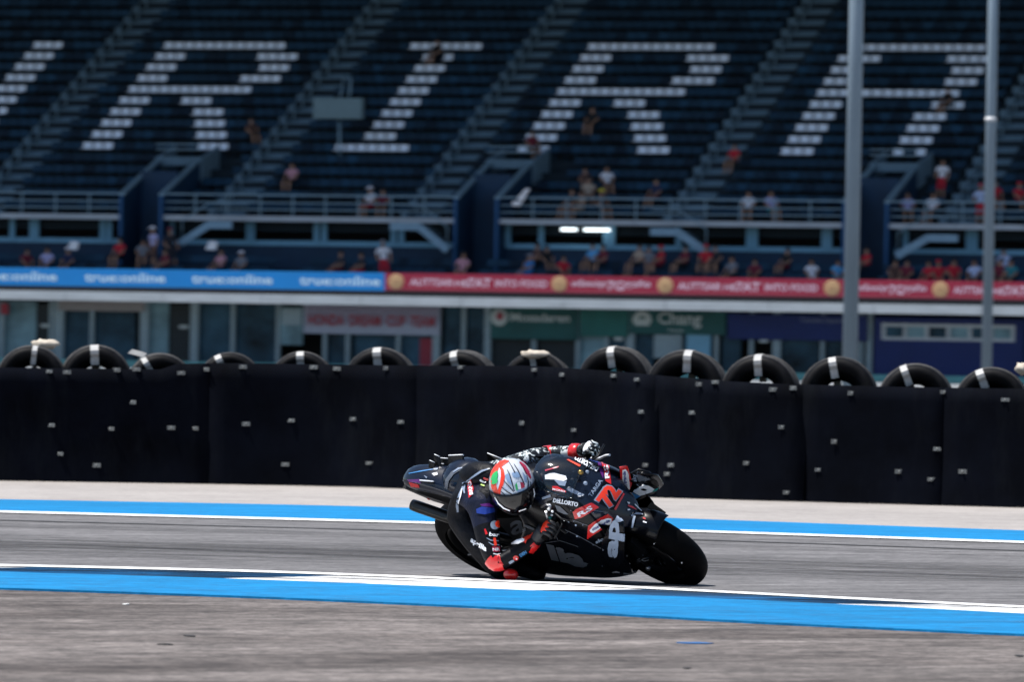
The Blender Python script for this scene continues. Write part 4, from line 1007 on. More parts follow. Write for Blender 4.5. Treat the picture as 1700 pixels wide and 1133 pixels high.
fin([(700, 806, -.03), (722, 808, -.03), (720, 800, -.07), (697, 798, -.07)], .010)
fin([(812, 776, .18), (842, 776, .18), (834, 763, .22), (809, 753, .22)], .010, name='leg_winglet')

# ------------------------------------------------------------------ figures: one skinned body mesh, clothing as children
def skin_mesh(J, E, name, root, sub=2):
    names = list(J); me = bpy.data.meshes.new(name)
    me.from_pydata([V(J[n][0]) for n in names], [(names.index(a), names.index(b)) for a, b in E], [])
    o = bpy.data.objects.new(name, me); COL.objects.link(o)
    m = o.modifiers.new('skin', 'SKIN'); m.use_smooth_shade = True; m.branch_smoothing = .6
    lay = me.skin_vertices[0].data if me.skin_vertices else None
    if lay is None:
        bm = bmesh.new(); bm.from_mesh(me); bm.verts.layers.skin.verify(); bm.to_mesh(me); bm.free(); lay = me.skin_vertices[0].data
    for i, n in enumerate(names):
        r_ = J[n][1]; r_ = r_ if hasattr(r_, '__len__') else (r_, r_)
        lay[i].radius = r_; lay[i].use_root = (n == root)
    if sub:
        u = o.modifiers.new('sub', 'SUBSURF'); u.levels = sub; u.render_levels = sub
    bpy.context.view_layer.update()
    res = bpy.data.meshes.new_from_object(o.evaluated_get(bpy.context.evaluated_depsgraph_get()))
    bpy.data.objects.remove(o); bpy.data.meshes.remove(me); res.name = name
    for p in res.polygons: p.use_smooth = True
    return res
def nearest_edge(p, J, E):
    best = None
    for i, (a, b_) in enumerate(E):
        A, B = V(J[a][0]), V(J[b_][0]); d = B - A; t = max(0, min(1, (p - A).dot(d) / max(1e-9, d.length_squared)))
        ra = J[a][1]; ra = ra[0] if hasattr(ra, '__len__') else ra
        dist = (p - A - d * t).length - ra * .5
        if best is None or dist < best[0]: best = (dist, i, t)
    return best[1], best[2]
def shell_from(me, J, E, keep, off, name):
    """clothing: the faces of the body over the chosen bones, pushed outwards"""
    bm = bmesh.new(); bm.from_mesh(me); bm.normal_update()
    kill = []
    for f in bm.faces:
        e, t = nearest_edge(f.calc_center_median(), J, E); r_ = keep.get(E[e])
        if r_ is None or not (r_[0] <= t <= r_[1]): kill.append(f)
    nn = {v: v.normal.copy() for v in bm.verts}
    bmesh.ops.delete(bm, geom=kill, context='FACES')
    for v in bm.verts: v.co += nn[v] * off if v in nn else V((0, 0, 0))
    out = bpy.data.meshes.new(name); bm.to_mesh(out); bm.free()
    for p in out.polygons: p.use_smooth = True
    return out

# ---- the rider
su_black = mat('leather_black', (.0028, .0032, .0055), .5, var=.4, scale=16, bump=.55, spec=.15)
su_navy = mat('leather_navy', (.0045, .007, .022), .5, var=.4, scale=14, bump=.55, spec=.22)
su_camo = bpy.data.materials.new('leather_black_white_camo'); su_camo.use_nodes = True
_t = su_camo.node_tree; _b = _t.nodes['Principled BSDF']; _n = _t.nodes.new('ShaderNodeTexNoise'); _n.inputs['Scale'].default_value = 26; _n.inputs['Detail'].default_value = 2; _n.inputs['Distortion'].default_value = 1.2
_c = _t.nodes.new('ShaderNodeTexCoord'); _r = _t.nodes.new('ShaderNodeValToRGB'); _r.color_ramp.interpolation = 'CONSTANT'
_r.color_ramp.elements[0].color = (.006, .008, .010, 1); _r.color_ramp.elements[1].position = .575; _r.color_ramp.elements[1].color = (.70, .74, .74, 1)
_e = _r.color_ramp.elements.new(.55); _e.color = (.25, .33, .33, 1)
_t.links.new(_c.outputs['Object'], _n.inputs['Vector']); _t.links.new(_n.outputs[0], _r.inputs[0]); _t.links.new(_r.outputs[0], _b.inputs['Base Color']); _b.inputs['Roughness'].default_value = .45
rider = empty('person', mw=BM, label='rider in black leathers and striped helmet hanging off the leaned motorcycle, elbow near the tarmac', category='person')
J = {
 'pelvis': ((-.33, -.13, .97), (.155, .135)), 'waist': ((-.18, -.12, 1.05), (.145, .125)), 'chest': ((.0, -.12, 1.09), (.165, .135)), 'neck': ((.12, -.13, 1.13), (.085, .085)), 'skull': ((.20, -.14, 1.15), (.07, .07)),
 'sr': ((.045, -.30, 1.09), (.085, .085)), 'er': ((.17, -.545, .915), (.062, .062)), 'wr': ((.34, -.335, .885), (.040, .040)), 'hr': ((.395, -.29, .895), (.038, .034)),
 'sl': ((.10, .055, 1.085), (.076, .076)), 'el': ((.115, .250, .905), (.047, .047)), 'wl': ((.355, .275, .905), (.036, .036)), 'hl': ((.41, .28, .91), (.036, .032)),
 'pr': ((-.285, -.235, .93), (.115, .11)), 'kr': ((.015, -.455, .73), (.070, .070)), 'ar': ((-.20, -.265, .50), (.050, .050)), 'tr': ((-.06, -.255, .42), (.036, .034)), 'fr': ((-.27, -.255, .455), (.038, .038)),
 'pl': ((-.34, .0, .94), (.125, .12)), 'kl': ((.06, .215, .86), (.075, .075)), 'al': ((-.22, .20, .50), (.050, .050)), 'tl': ((-.08, .215, .42), (.036, .034)),
}
E = [('pelvis', 'waist'), ('waist', 'chest'), ('chest', 'neck'), ('neck', 'skull'), ('chest', 'sr'), ('sr', 'er'), ('er', 'wr'), ('wr', 'hr'), ('chest', 'sl'), ('sl', 'el'), ('el', 'wl'), ('wl', 'hl'),
     ('pelvis', 'pr'), ('pr', 'kr'), ('kr', 'ar'), ('ar', 'tr'), ('pelvis', 'pl'), ('pl', 'kl'), ('kl', 'al'), ('al', 'tl')]
J.pop('fr')
bme = skin_mesh(J, E, 'body', 'pelvis')
mats_r = [su_black, su_navy, su_camo, bk_red]
for m_ in mats_r: bme.materials.append(m_)
for p in bme.polygons:
    e, t = nearest_edge(p.center, J, E); nm = E[e]
    mi = 0
    if nm in (('sl', 'el'), ('el', 'wl')) or (nm == ('chest', 'sl') and t > .45): mi = 2
    if nm in (('chest', 'sr'),) or (nm == ('sr', 'er') and t < .25): mi = 1
    p.material_index = mi
body = inst('body', bme, rider)
# boots, sliders, hump
for s_, k in ((-1, 'r'), (1, 'l')):
    A, T, K = V(J['a' + k][0]), V(J['t' + k][0]), V(J['k' + k][0])
    q = MB(); d = (A - K).normalized(); fwd = (T - A).normalized()
    q.tube([A + (K - A) * .42, A + (K - A) * .12, A + d * .01], [.062, .055, .052], 14); q.tube([A - fwd * .07 + d * .02, A + fwd * .02 + d * .02, T - fwd * .01, T + fwd * .045], [.040, .050, .044, .022], 14, flat=.8)
    q.build('boot', su_black, rider)
ks = MB(); kp = V(J['kr'][0]); ks.ball(bp_(848, 955, -.50), (.05, .035, .035), 16, 10); ks.build('knee_slider', bk_red, rider)
em = shell_from(bme, J, E, {('sr', 'er'): (.88, 1), ('er', 'wr'): (0, .15)}, .009, 'elbow_slider'); em.materials.clear(); em.materials.append(bk_red); eo = inst('elbow_slider', em, rider)
em = shell_from(bme, J, E, {('sl', 'el'): (.86, 1), ('el', 'wl'): (0, .12)}, .007, 'elbow_slider'); em.materials.clear(); em.materials.append(bk_red); inst('elbow_slider', em, rider)
hu = MB(); hu.ball((-.03, -.09, 1.18), (.15, .075, .055), 18, 10); hump = hu.build('back_hump', su_black, rider)

# hands: palm with four fingers curled round the grip and a thumb
gl_pal = mat('glove_black', (.012, .013, .016), .5, var=.3, scale=30)
def hand(side):
    s_ = -1 if side == 'r' else 1; H = V(J['h' + side][0]); W_ = V(J['w' + side][0])
    g0 = V((.437, s_ * .215, .916)); g1 = V((.424, s_ * .338, .903)); ga = (g1 - g0).normalized(); mid = (g0 + g1) / 2
    fwd = (V((1, 0, 0)) - ga * ga.x).normalized(); upv = ga.cross(fwd) * (1 if side == 'l' else -1)
    if upv.z < 0: upv = -upv
    pm = MB(); pm.tube([W_ + (H - W_) * -.3, W_, (W_ + mid) / 2 + upv * .012, mid - fwd * .022 + upv * .012], [.040, .034, .038, .040], 14, flat=1.15)
    for i in range(4):
        c_ = mid + ga * (-.036 + .024 * i); L_ = (.95, 1.05, 1.0, .82)[i]
        pts = [c_ - fwd * .014 + upv * .028, c_ + fwd * .018 * L_ + upv * .036, c_ + fwd * .042 * L_ + upv * .014, c_ + fwd * .036 * L_ - upv * .018, c_ + fwd * .010 * L_ - upv * .032]
        pm.tube(pts, [.0125, .0125, .0115, .0105, .0085], 8)
    c_ = mid - ga * .05
    pm.tube([c_ - fwd * .02 + upv * .0, c_ + fwd * .005 - upv * .026, c_ + fwd * .03 - upv * .034], [.014, .012, .009], 8)
    o = pm.build('glove', [gl_pal if side == 'r' else su_camo], rider)
    cf = MB(); d = (H - W_).normalized(); cf.tube([W_ - d * .06, W_ - d * .03, W_ + d * .0], [.054, .050, .042], 14); cf.build('glove_cuff', bk_red, rider)
    kn = MB(); kn.ball(mid + upv * .036 + fwd * .002, (.026, .046, .016), 12, 8, ax=(fwd, ga, upv)); kn.build('knuckle_guard', bk_white if side == 'l' else bk_orange, o)
    return o
hr = hand('r'); hl = hand('l')

# helmet, face turned towards the corner exit
HC = BM @ V((.262, -.15, 1.175))
HC = at_depth(850.5, 806, HC.y)
Fw = V((.16, -.80, -.58)).normalized(); Uw = V((-.20, -.55, .81)); Uw = (Uw - Fw * Uw.dot(Fw)).normalized(); Xw = Fw.cross(Uw)   # Xw: the wearer's right .. image side
R3 = BMI.to_3x3(); hF, hU, hX = (R3 @ Fw).normalized(), (R3 @ Uw).normalized(), (R3 @ Xw).normalized(); hC = BMI @ HC
def hp_(x, y, z): return hC + hX * x + hF * y + hU * z
def helm_surf(az, el, k=1.0):                     # az 0 = forward
    x, y, z = math.sin(az) * math.cos(el), math.cos(az) * math.cos(el), math.sin(el)
    ax_, ay, az_ = .131, .158, .158
    if y < 0: ay = .150
    if z < 0:
        az_ = .162; sh_ = 1 - .10 * (-z); x *= sh_; y *= (1.0 + .05 * (-z) if y > 0 else 1 - .12 * (-z))
    return hp_(x * ax_ * k, y * ay * k, z * az_ * k)
hs = MB(); NA, NE = 48, 26; el0, el1 = R(-62), R(90); vs = []
for i in range(NE + 1):
    for k in range(NA): vs.append(helm_surf(2 * math.pi * k / NA, el0 + (el1 - el0) * i / NE))
hs.add(vs, [(i * NA + k, i * NA + (k + 1) % NA, (i + 1) * NA + (k + 1) % NA, (i + 1) * NA + k) for i in range(NE) for k in range(NA)] + [tuple(range(NA))[::-1]], 0, True)
he_white = mat('helmet_white_lacquer', (.60, .64, .70), .22, coat=.5, var=.10, scale=30)
he_black = mat('helmet_black', (.006, .006, .008), .3, coat=.3)
he_visor = mat('dark_visor', (.002, .002, .003), .12, coat=.25, spec=.25)
helmet = hs.build('helmet', he_white, rider)
vi = MB(); vs = []; na, ne = 22, 10
for i in range(ne + 1):
    for k in range(na + 1):
        az = R(-78) + R(156) * k / na; top = R(20) - R(9) * abs(az / R(78)) ** 2; bot = R(-34) + R(14) * abs(az / R(78)) ** 2
        vs.append(helm_surf(az, bot + (top - bot) * i / ne, 1.035))
vi.add(vs, [(i * (na + 1) + k, i * (na + 1) + k + 1, (i + 1) * (na + 1) + k + 1, (i + 1) * (na + 1) + k) for i in range(ne) for k in range(na)], 0, True)
visor = vi.build('visor', he_visor, helmet); q = visor.modifiers.new('s', 'SOLIDIFY'); q.thickness = .004; q.offset = -1
cb = MB(); vs = []
for i in range(7):
    for k in range(31):
        az = R(-115) + R(230) * k / 30; e_ = R(-62) + (R(-30) - R(-62)) * i / 6
        vs.append(helm_surf(az, e_, 1.02 + .02 * math.cos(az) * (1 - i / 6)))
cb.add(vs, [(i * 31 + k, i * 31 + k + 1, (i + 1) * 31 + k + 1, (i + 1) * 31 + k) for i in range(6) for k in range(30)], 0, True)
chin = cb.build('chin_bar', he_black, helmet); q = chin.modifiers.new('s', 'SOLIDIFY'); q.thickness = .006; q.offset = -1

# ---- markings: thin pieces laid onto the real surfaces
def decal(name, m, parent, tree, shape, off=.0025, step=2.2, tag=None, maxjump=.05):
    """shape: ('poly', [(px,py)..]) or ('text', string, p0, p1, p2[, thick]) with p0 lower left, p1 lower right, p2 upper left in photo pixels"""
    bm = bmesh.new()
    if shape[0] == 'poly':
        vs = [bm.verts.new((x, y, 0)) for x, y in shape[1]]; bm.faces.new(vs)
    else:
        tv, tf = text_geo(shape[1], shape[5] if len(shape) > 5 else .02)
        p0, p1, p2 = (V((*p, 0)) for p in shape[2:5]); vs = [bm.verts.new(p0 + (p1 - p0) * x + (p2 - p0) * y) for x, y in tv]
        for f in tf:
            try: bm.faces.new([vs[i] for i in f])
            except ValueError: pass
    bmesh.ops.triangulate(bm, faces=bm.faces[:])
    for _ in range(5):
        ed = [e for e in bm.edges if e.calc_length() > step]
        if not ed or len(bm.faces) > 2500: break
        bmesh.ops.subdivide_edges(bm, edges=ed, cuts=1); bmesh.ops.triangulate(bm, faces=bm.faces[:])
    pinv = parent.matrix_world.inverted(); bad = []
    for v in bm.verts:
        d = ray(v.co.x, v.co.y); h = tree.ray_cast(CO, d, 200)
        if h[0] is None: bad.append(v); continue
        n = h[1] if h[1].dot(d) < 0 else -h[1]
        v.co = pinv @ (h[0] + n * off - d.normalized() * off * .6)
    bmesh.ops.delete(bm, geom=bad, context='VERTS')
    lf = [f for f in bm.faces if max(e.calc_length() for e in f.edges) > maxjump]
    bmesh.ops.delete(bm, geom=lf, context='FACES')
    me = bpy.data.meshes.new(name); bm.to_mesh(me); bm.free(); me.materials.append(m)
    for p in me.polygons: p.use_smooth = True
    return inst(name, me, parent)
bpy.context.view_layer.update()
T_helm = bvh_world([helmet, visor, chin])
T_crown = bvh_world([helmet])
def hd(name, m, pts, off=.0012, tree=None): return decal(name, m, helmet, tree or T_crown, ('poly', pts), off)
def ellipse(cx, cy, rx, ry, rot=0, n=18, a0=0, a1=360):
    out = []
    for k in range(n):
        a = R(a0 + (a1 - a0) * k / (n if a1 - a0 == 360 else n - 1)); x, y = rx * math.cos(a), ry * math.sin(a)
        out.append((cx + x * math.cos(R(rot)) - y * math.sin(R(rot)), cy + x * math.sin(R(rot)) + y * math.cos(R(rot))))
    return out
def stroke(pts, w_):
    pts = [V((*p, 0)) for p in pts]; L_, R_ = [], []
    ws_ = w_ if hasattr(w_, '__len__') else [w_] * len(pts)
    for i, p in enumerate(pts):
        d = (pts[min(i + 1, len(pts) - 1)] - pts[max(i - 1, 0)]).normalized(); n = V((-d.y, d.x, 0)) * ws_[i] / 2
        L_.append((p + n)[:2]); R_.append((p - n)[:2])
    return L_ + R_[::-1]
he_pink = mat('helmet_rose', (.75, .07, .03), .3, coat=.3); he_green = mat('helmet_green', (.03, .45, .12), .35); he_line = mat('helmet_line_black', (.004, .004, .01), .4); he_blue = mat('helmet_grey_blue', (.22, .33, .50), .3, coat=.3); he_dred = mat('helmet_dark_red', (.45, .02, .06), .3)
hd('helmet_side_patch', he_pink, [(814, 790), (816, 779), (822, 770), (830, 767), (836, 766), (829, 775), (824, 790), (824, 806), (828, 822), (833, 828), (824, 824), (816, 812)])
hd('helmet_side_ring', bk_orange, stroke([(829, 773), (834, 781), (835, 792), (833, 804), (829, 815), (830, 823)], [3, 5, 6.5, 6, 5, 2]), .002)
hd('helmet_side_ring', bk_orange, stroke([(836, 766), (826, 771), (819, 779), (815, 790)], [2, 4, 4, 2]), .002)
hd('helmet_claw_mark', he_green, [(817, 791), (820, 786), (826, 782), (827, 786), (823, 790), (827, 790), (826, 794), (820, 797), (827, 798), (825, 803), (819, 805), (816, 803), (818, 799), (815, 797)], .003)
hd('helmet_red_band', he_dred, stroke([(863, 768), (870, 775), (876, 785), (881, 795)], [3, 6, 6, 2]), .002)
hd('helmet_side_ring', bk_orange, [(829, 767), (838, 764), (846, 766), (838, 772), (832, 776)], .0022)
for pts in ([(845, 768), (850, 776), (855, 786)], [(874, 790), (877, 800), (876, 812)], [(880, 800), (881, 808), (879, 816)], [(831, 816), (838, 822), (846, 826)], [(862, 767), (868, 776), (874, 788)], [(839, 775), (846, 788), (850, 802), (854, 816)], [(853, 771), (860, 782), (866, 795), (871, 806)], [(836, 798), (845, 808), (853, 817)], [(832, 809), (842, 817), (852, 823)]):
    hd('helmet_stripe', he_line, stroke(pts, [.8, 1.6, 1.8, 1.2]), .002)
hd('helmet_shade_panel', he_blue, [(838, 790), (845, 786), (850, 800), (852, 808), (842, 800)], .0016)
hd('helmet_shade_panel', he_blue, ellipse(857, 789, 7, 5, 10), .0016)
hd('helmet_shade_panel', he_blue, [(867, 784), (874, 792), (875, 803), (871, 801)], .0016)
hd('helmet_shade_panel', he_blue, stroke([(879, 799), (877, 808), (873, 815)], [1, 2, 1]), .0016)
hd('helmet_shade_panel', he_blue, stroke([(884, 803), (883, 812), (880, 817)], [1, 2, 1]), .0016)
hd('flag_emblem', he_green, [(855, 806), (858, 802), (860, 813), (857, 815)], .0035); hd('flag_emblem', bk_white, [(858, 802), (863, 801), (865, 812), (860, 813)], .0035); hd('flag_emblem', he_dred, [(863, 801), (868, 802), (871, 809), (865, 812)], .0035)
hd('flag_emblem', he_blue, [(857, 815), (871, 810), (870, 816), (859, 818)], .003)
decal('visor_edge', bk_white, helmet, T_helm, ('poly', stroke([(822, 826), (828, 836), (837, 844), (847, 848)], [1, 2.2, 2.4, 1.6])), .004)
decal('visor_edge', bk_white, helmet, T_helm, ('poly', stroke([(885, 812), (886.5, 820), (885.5, 826)], [1, 1.8, 1])), .004)
decal('chin_marking', bk_white, helmet, T_helm, ('poly', stroke([(861, 849), (873, 845)], [1.8, 1.8])), .003)
decal('lettering', bk_grey, helmet, T_helm, ('text', 'lia', (878, 846), (893, 852), (880, 839)), .003)

# ---- lettering, coloured panels and painted highlights on the fairing and on the leathers
ALLB = [o for o in bike.children_recursive if o.type == 'MESH']
ALLR = [o for o in rider.children_recursive if o.type == 'MESH']
T_bike = bvh_world([o for o in ALLB if o.name.split('.')[0] not in ('tail_fin', 'fin_edge', 'winglet', 'lever', 'lever_guard', 'grip', 'handlebar')])
T_rid = bvh_world([body, hump, shell_o] if 0 else [body, hump, eo]); T_any = bvh_world(ALLB + ALLR)
left_s, right_s = sides[1], sides[0]
T_right = bvh_world([right_s, cowl]); T_duct = bvh_world([panels[('front_duct', -1)]]); T_lp = bvh_world([panels[('letter_plate', 1)]]); T_ep = bvh_world([panels[('end_plate', 1)]]); T_wp = bvh_world([panels[('wing_plate', 1)]])
def P(name, m, par, pts, off=.003, tree=None, **k): return decal(name, m, par, tree or T_bike, ('poly', pts), off, **k)
def Tx(m, par, txt, p0, p1, p2, off=.005, tree=None, th=.03, name='lettering'): return decal(name, m, par, tree or T_bike, ('text', txt, p0, p1, p2, th), off, step=2.0)
def c3(l): return [(900 + x / 8.395, 735 + y / 8.395) for x, y in l]
def c5(l): return [(900 + x / 8.713, 850 + y / 8.713) for x, y in l]
# nose
P('nose_plate', bk_black, cowl, [(985, 831), (1004, 797), (1009, 800), (1034, 817), (1017, 848)], .002)
Tx(bk_grey, cowl, '72', (1013.5, 848), (1035.5, 817), (985, 831), .0035, th=.085, name='number_outline')
Tx(bk_orange, cowl, '72', (1013, 845.5), (1033, 817.5), (988, 830.5), .005, th=.055, name='race_number')
Tx(bk_grey, cowl, 'TARGA', (981.5, 827), (1000.5, 799.5), (976, 823), th=.02)
P('cowl_panel', bk_red, cowl, c3([(820, 280), (930, 310), (960, 560), (960, 590), (880, 540), (860, 400)]))
Tx(he_pink if 0 else bk_white, cowl, 'RS', (1011.5, 795), (1009, 773), (1004, 796), .005)
P('cowl_panel', bk_purple, cowl, c3([(770, 270), (815, 285), (855, 420), (850, 510), (800, 400)]))
P('cowl_stripe_and_glint', bk_dblue, cowl, c3([(500, 185), (640, 210), (800, 270), (770, 290), (620, 235)]))  # bluish highlight along the cowl's outer edge, painted on
Tx(bk_white, cowl, "DELL'ORTO", (995, 777.5), (957.5, 757), (989.5, 784.5), th=.05)
P('cowl_stripe_and_glint', he_pink, cowl, c3([(340, 245), (370, 240), (540, 320), (520, 345)]), tree=T_bike)
P('cowl_stripe_and_glint', he_dred, cowl, c3([(40, 385), (230, 335), (232, 350), (45, 405)]), tree=T_bike)
# left end panel with white capsule
P('side_panel', bk_red, panels[('end_plate', 1)], [(1028.5, 776), (1041.5, 774), (1049.5, 801.7), (1041.7, 822), (1032, 817), (1030, 794.5)], maxjump=.09, tree=T_ep)
P('white_capsule', bk_white, panels[('end_plate', 1)], [(1033, 780), (1038.8, 778.5), (1043, 787), (1044.7, 811), (1040.6, 818), (1035.8, 816), (1033, 794.5)], .005, tree=T_ep)
Tx(bk_dblue, panels[('end_plate', 1)], 'sterilgarda', (1042.5, 815), (1039.5, 781.5), (1036, 815.5), .007, th=.03, tree=T_ep)
P('side_panel', bk_dgrey, panels[('wing_plate', 1)], [(1056, 786), (1070, 787), (1086, 794), (1072, 799), (1060, 800)], maxjump=.09, tree=T_wp)
Tx(bk_grey, panels[('wing_plate', 1)], 'sky', (1059.5, 799), (1058, 786), (1050, 799.5), .006, tree=T_wp)
P('side_panel', bk_white, panels[('letter_plate', 1)], c3([(1270, 690), (1330, 625), (1400, 590), (1480, 600), (1570, 650), (1530, 690), (1360, 745)]), maxjump=.09, tree=T_lp)
P('panel_cutout', bk_black, panels[('letter_plate', 1)], ellipse(1068.5, 812.5, 4.5, 1.7, 8), .006, tree=T_lp)
P('side_panel', bk_teal, panels[('letter_plate', 1)], c3([(1560, 650), (1620, 635), (1600, 665), (1530, 690)]), .004, maxjump=.09, tree=T_lp)
P('side_panel', bk_blue, panels[('letter_plate', 1)], [(1040.6, 825.5), (1050.7, 818.4), (1063, 824.3), (1050, 831.5)], maxjump=.09, tree=T_lp)
# screen edge and right cowl
P('screen_edge', bk_white, cowl, c3([(40, 460), (110, 435), (170, 430), (330, 470), (350, 520), (300, 545), (170, 520), (45, 515)]))
P('screen_edge', bk_grey, cowl, c3([(170, 525), (300, 550), (345, 540), (320, 610), (240, 600)]))
P('cowl_stripe_and_glint', bk_red, cowl, c3([(145, 612), (210, 610), (335, 680), (335, 700), (140, 665)]))
Tx(bk_white, cowl, 'MONO', (917.5, 814), (938.5, 818.5), (918, 811), .005)
P('cowl_panel', bk_grey, cowl, c3([(345, 650), (410, 640), (590, 730), (560, 745), (480, 730), (400, 700)]))
P('cowl_panel', bk_white, cowl, c3([(500, 745), (560, 725), (580, 740), (530, 765)]))
Tx(bk_white, right_s, 'DELLORTO', (918.5, 834.3), (959.5, 842), (919.8, 827), th=.05)
P('vent', bk_dgrey, right_s, c3([(180, 870), (250, 890), (370, 1000), (330, 1005), (220, 960)]))
P('side_panel', bk_grey, right_s, [(900, 826.5), (914, 821), (915, 825.5), (901, 830)], tree=T_any)
P('side_panel', bk_red, right_s, [(951, 851), (956, 846), (982, 835), (994.5, 843), (966.7, 859.5), (955, 862.5)], tree=T_right, maxjump=.12)
Tx(bk_white, right_s, 'RS', (961.5, 859), (984.5, 846), (958, 852.5), .006, tree=T_right)
P('side_panel', bk_red, right_s, c5([(665, 205), (800, 110), (950, 35), (1025, 95), (1005, 165), (900, 240), (760, 325), (650, 400)]), tree=T_right, maxjump=.12)
P('white_capsule', bk_white, right_s, c5([(690, 265), (760, 180), (850, 120), (950, 90), (1000, 100), (1000, 165), (950, 190), (850, 230), (745, 305), (705, 290)]), .006, tree=T_right, maxjump=.12)
Tx(bk_dblue, right_s, 'sterilgarda', (985, 882), (1013, 866.5), (982.3, 876.8), .009, tree=T_right)
Tx(bk_grey, right_s, 'sky', (990.7, 904), (1007.3, 896.5), (987.5, 897.5), .006, th=.04, tree=T_right)
Tx(bk_grey, panels[('front_duct', -1)], 'ap', (1033, 929), (1038, 866), (1008, 924), .006, th=.05, tree=T_duct)
P('side_panel', bk_grey, panels[('front_duct', -1)], [(1026, 854), (1036.5, 865), (1024, 868), (1020, 866)], tree=T_duct)
Tx(bk_dgrey, right_s, 'lia', (916, 930), (976, 942), (907, 903), .004, th=.05)
P('side_panel', bk_dgrey, right_s, c5([(310, 712), (560, 712), (670, 750), (600, 808), (480, 790)]), .003, tree=T_right, maxjump=.12)
Tx(bk_dgrey, right_s, 'a', (850, 890), (874, 883), (846, 867), .004, tree=T_bike, th=.02)
P('side_panel', bk_dgrey, right_s, stroke([(871, 872), (880, 876), (888, 879)], [3, 5, 2]), .004, tree=T_right, maxjump=.12)
P('keel_highlight', bk_white, right_s, stroke([(1016, 950.5), (1022, 949.5), (1029, 950.5)], [1, 3, 1.5]), .004); P('keel_highlight', bk_white, right_s, stroke([(1035, 952), (1045, 953), (1056, 950.5)], [3, 2, 1.5]), .004)
for pts, w_ in (([(951, 864), (962, 868), (976, 873)], .9), ([(938, 880), (960, 890), (978, 900), (1003, 914)], .9), ([(905, 902), (930, 898), (960, 908)], .8), ([(985, 848), (1008, 852), (1016, 858)], .8), ([(915, 872), (922, 884), (926, 897)], .8)):
    P('panel_seam', bk_dgrey, right_s, stroke(pts, w_), .002, tree=T_bike)
P('side_panel', bk_red, cowl, [(1019, 846), (1034, 819), (1036.5, 821), (1022, 848)], .004)
for pts, r_, m_ in (([(906, 850, -.20), (909, 862, -.21), (918, 872, -.22)], .007, bk_metal), ([(921, 853, -.21), (932, 862, -.22), (946, 866, -.24)], .006, bk_dkmetal), ([(899, 843, -.19), (907, 838, -.19), (915, 843, -.2)], .006, bk_metal), ([(925, 868, -.22), (930, 879, -.235), (940, 886, -.25)], .007, bk_dkmetal)):
    q = MB(); q.tube([bp_(x, y, yy - .02) for x, y, yy in pts], r_, 8); bpart(q, 'hose', m_)
for x, y in ((953, 866), (968, 872), (942, 884), (962, 892), (985, 905), (1001, 914), (935, 930), (960, 938), (915, 915), (1000, 940), (985, 852), (948, 848)):
    P('fastener', bk_grey, right_s, ellipse(x, y, .8, .7, 0, 8), .003, tree=T_bike)
# tail, fender and front end accents
P('tail_stripe_and_sheen', bk_red, tail, [(679, 801), (695, 805), (697, 810), (683, 809)]); P('tail_stripe_and_sheen', bk_purple, tail, [(676, 797), (697, 796), (700, 803), (680, 801)], .0025)
P('tail_stripe_and_sheen', bk_blue, tail, stroke([(679, 787), (700, 783), (719, 780)], [1, 1.6, 1])); P('tail_panel', bk_white, tail, [(717, 787), (726, 785), (727, 789), (721, 791)]); P('tail_panel', bk_grey, tail, [(719, 778.5), (728, 778), (726, 781), (720, 781)])  # the blue stroke is sheen painted along the top of the tail
P('hump_edge', bk_dgrey, seatpad, stroke([(741, 812), (743, 798), (752, 786), (765, 779), (780, 776), (797, 775)], [5, 6, 6, 4, 3, 2]), .004); P('hump_edge', bk_grey, seatpad, stroke([(753, 785), (762, 779), (768, 778)], [1.5, 3, 1.5]), .006)
P('tail_panel', bk_grey, tail, [(704, 790), (710, 793), (708, 795)])
P('fender_tip', bk_red, fender, stroke([(1042, 840), (1050, 843), (1056, 847)], [2.5, 3, 1]), .004, tree=T_any); 
P('fender_tip', bk_white, fender, stroke([(1053, 838), (1058, 843), (1066, 850)], [1.5, 1.8, 1]), .005, tree=T_any)
P('fork_accent', bk_grey, fender, stroke([(1047, 857), (1055, 853.5), (1068, 855)], [2.5, 4, 1.5]), .006, tree=T_any); P('fork_accent', bk_grey, fender, stroke([(1054, 858), (1050, 877)], [4, 3]), .006, tree=T_any)
P('fork_accent', bk_white, fender, stroke([(1068, 867), (1074, 869)], [2.5, 2]), .006, tree=T_any); P('fork_accent', bk_red, fender, stroke([(1068, 861), (1072, 863)], [2.5, 2]), .006, tree=T_any)
P('fork_accent', bk_white, fender, [(1040, 834), (1045, 835), (1043, 838)], .006, tree=T_any); P('fork_accent', bk_white, fender, ellipse(1043, 847, 2.5, 1.2), .006, tree=T_any)
tyf = [o for o in fw.children if o.name.startswith('tyre')][0]
bpy.context.view_layer.update()
Tx(bk_dgrey, fw, 'SC', (1057, 933), (1076, 932), (1057, 928), .006, tree=T_any)
P('tyre_fleck', bk_white, fw, ellipse(1132, 934.5, 1.2, 1.6), .004, tree=T_any); P('tyre_fleck', bk_white, fw, ellipse(1086.5, 903, 1.1, 1.1), .004, tree=T_any); P('tyre_fleck', bk_grey, fw, ellipse(1069, 922, 1.2, 1), .004, tree=T_any)
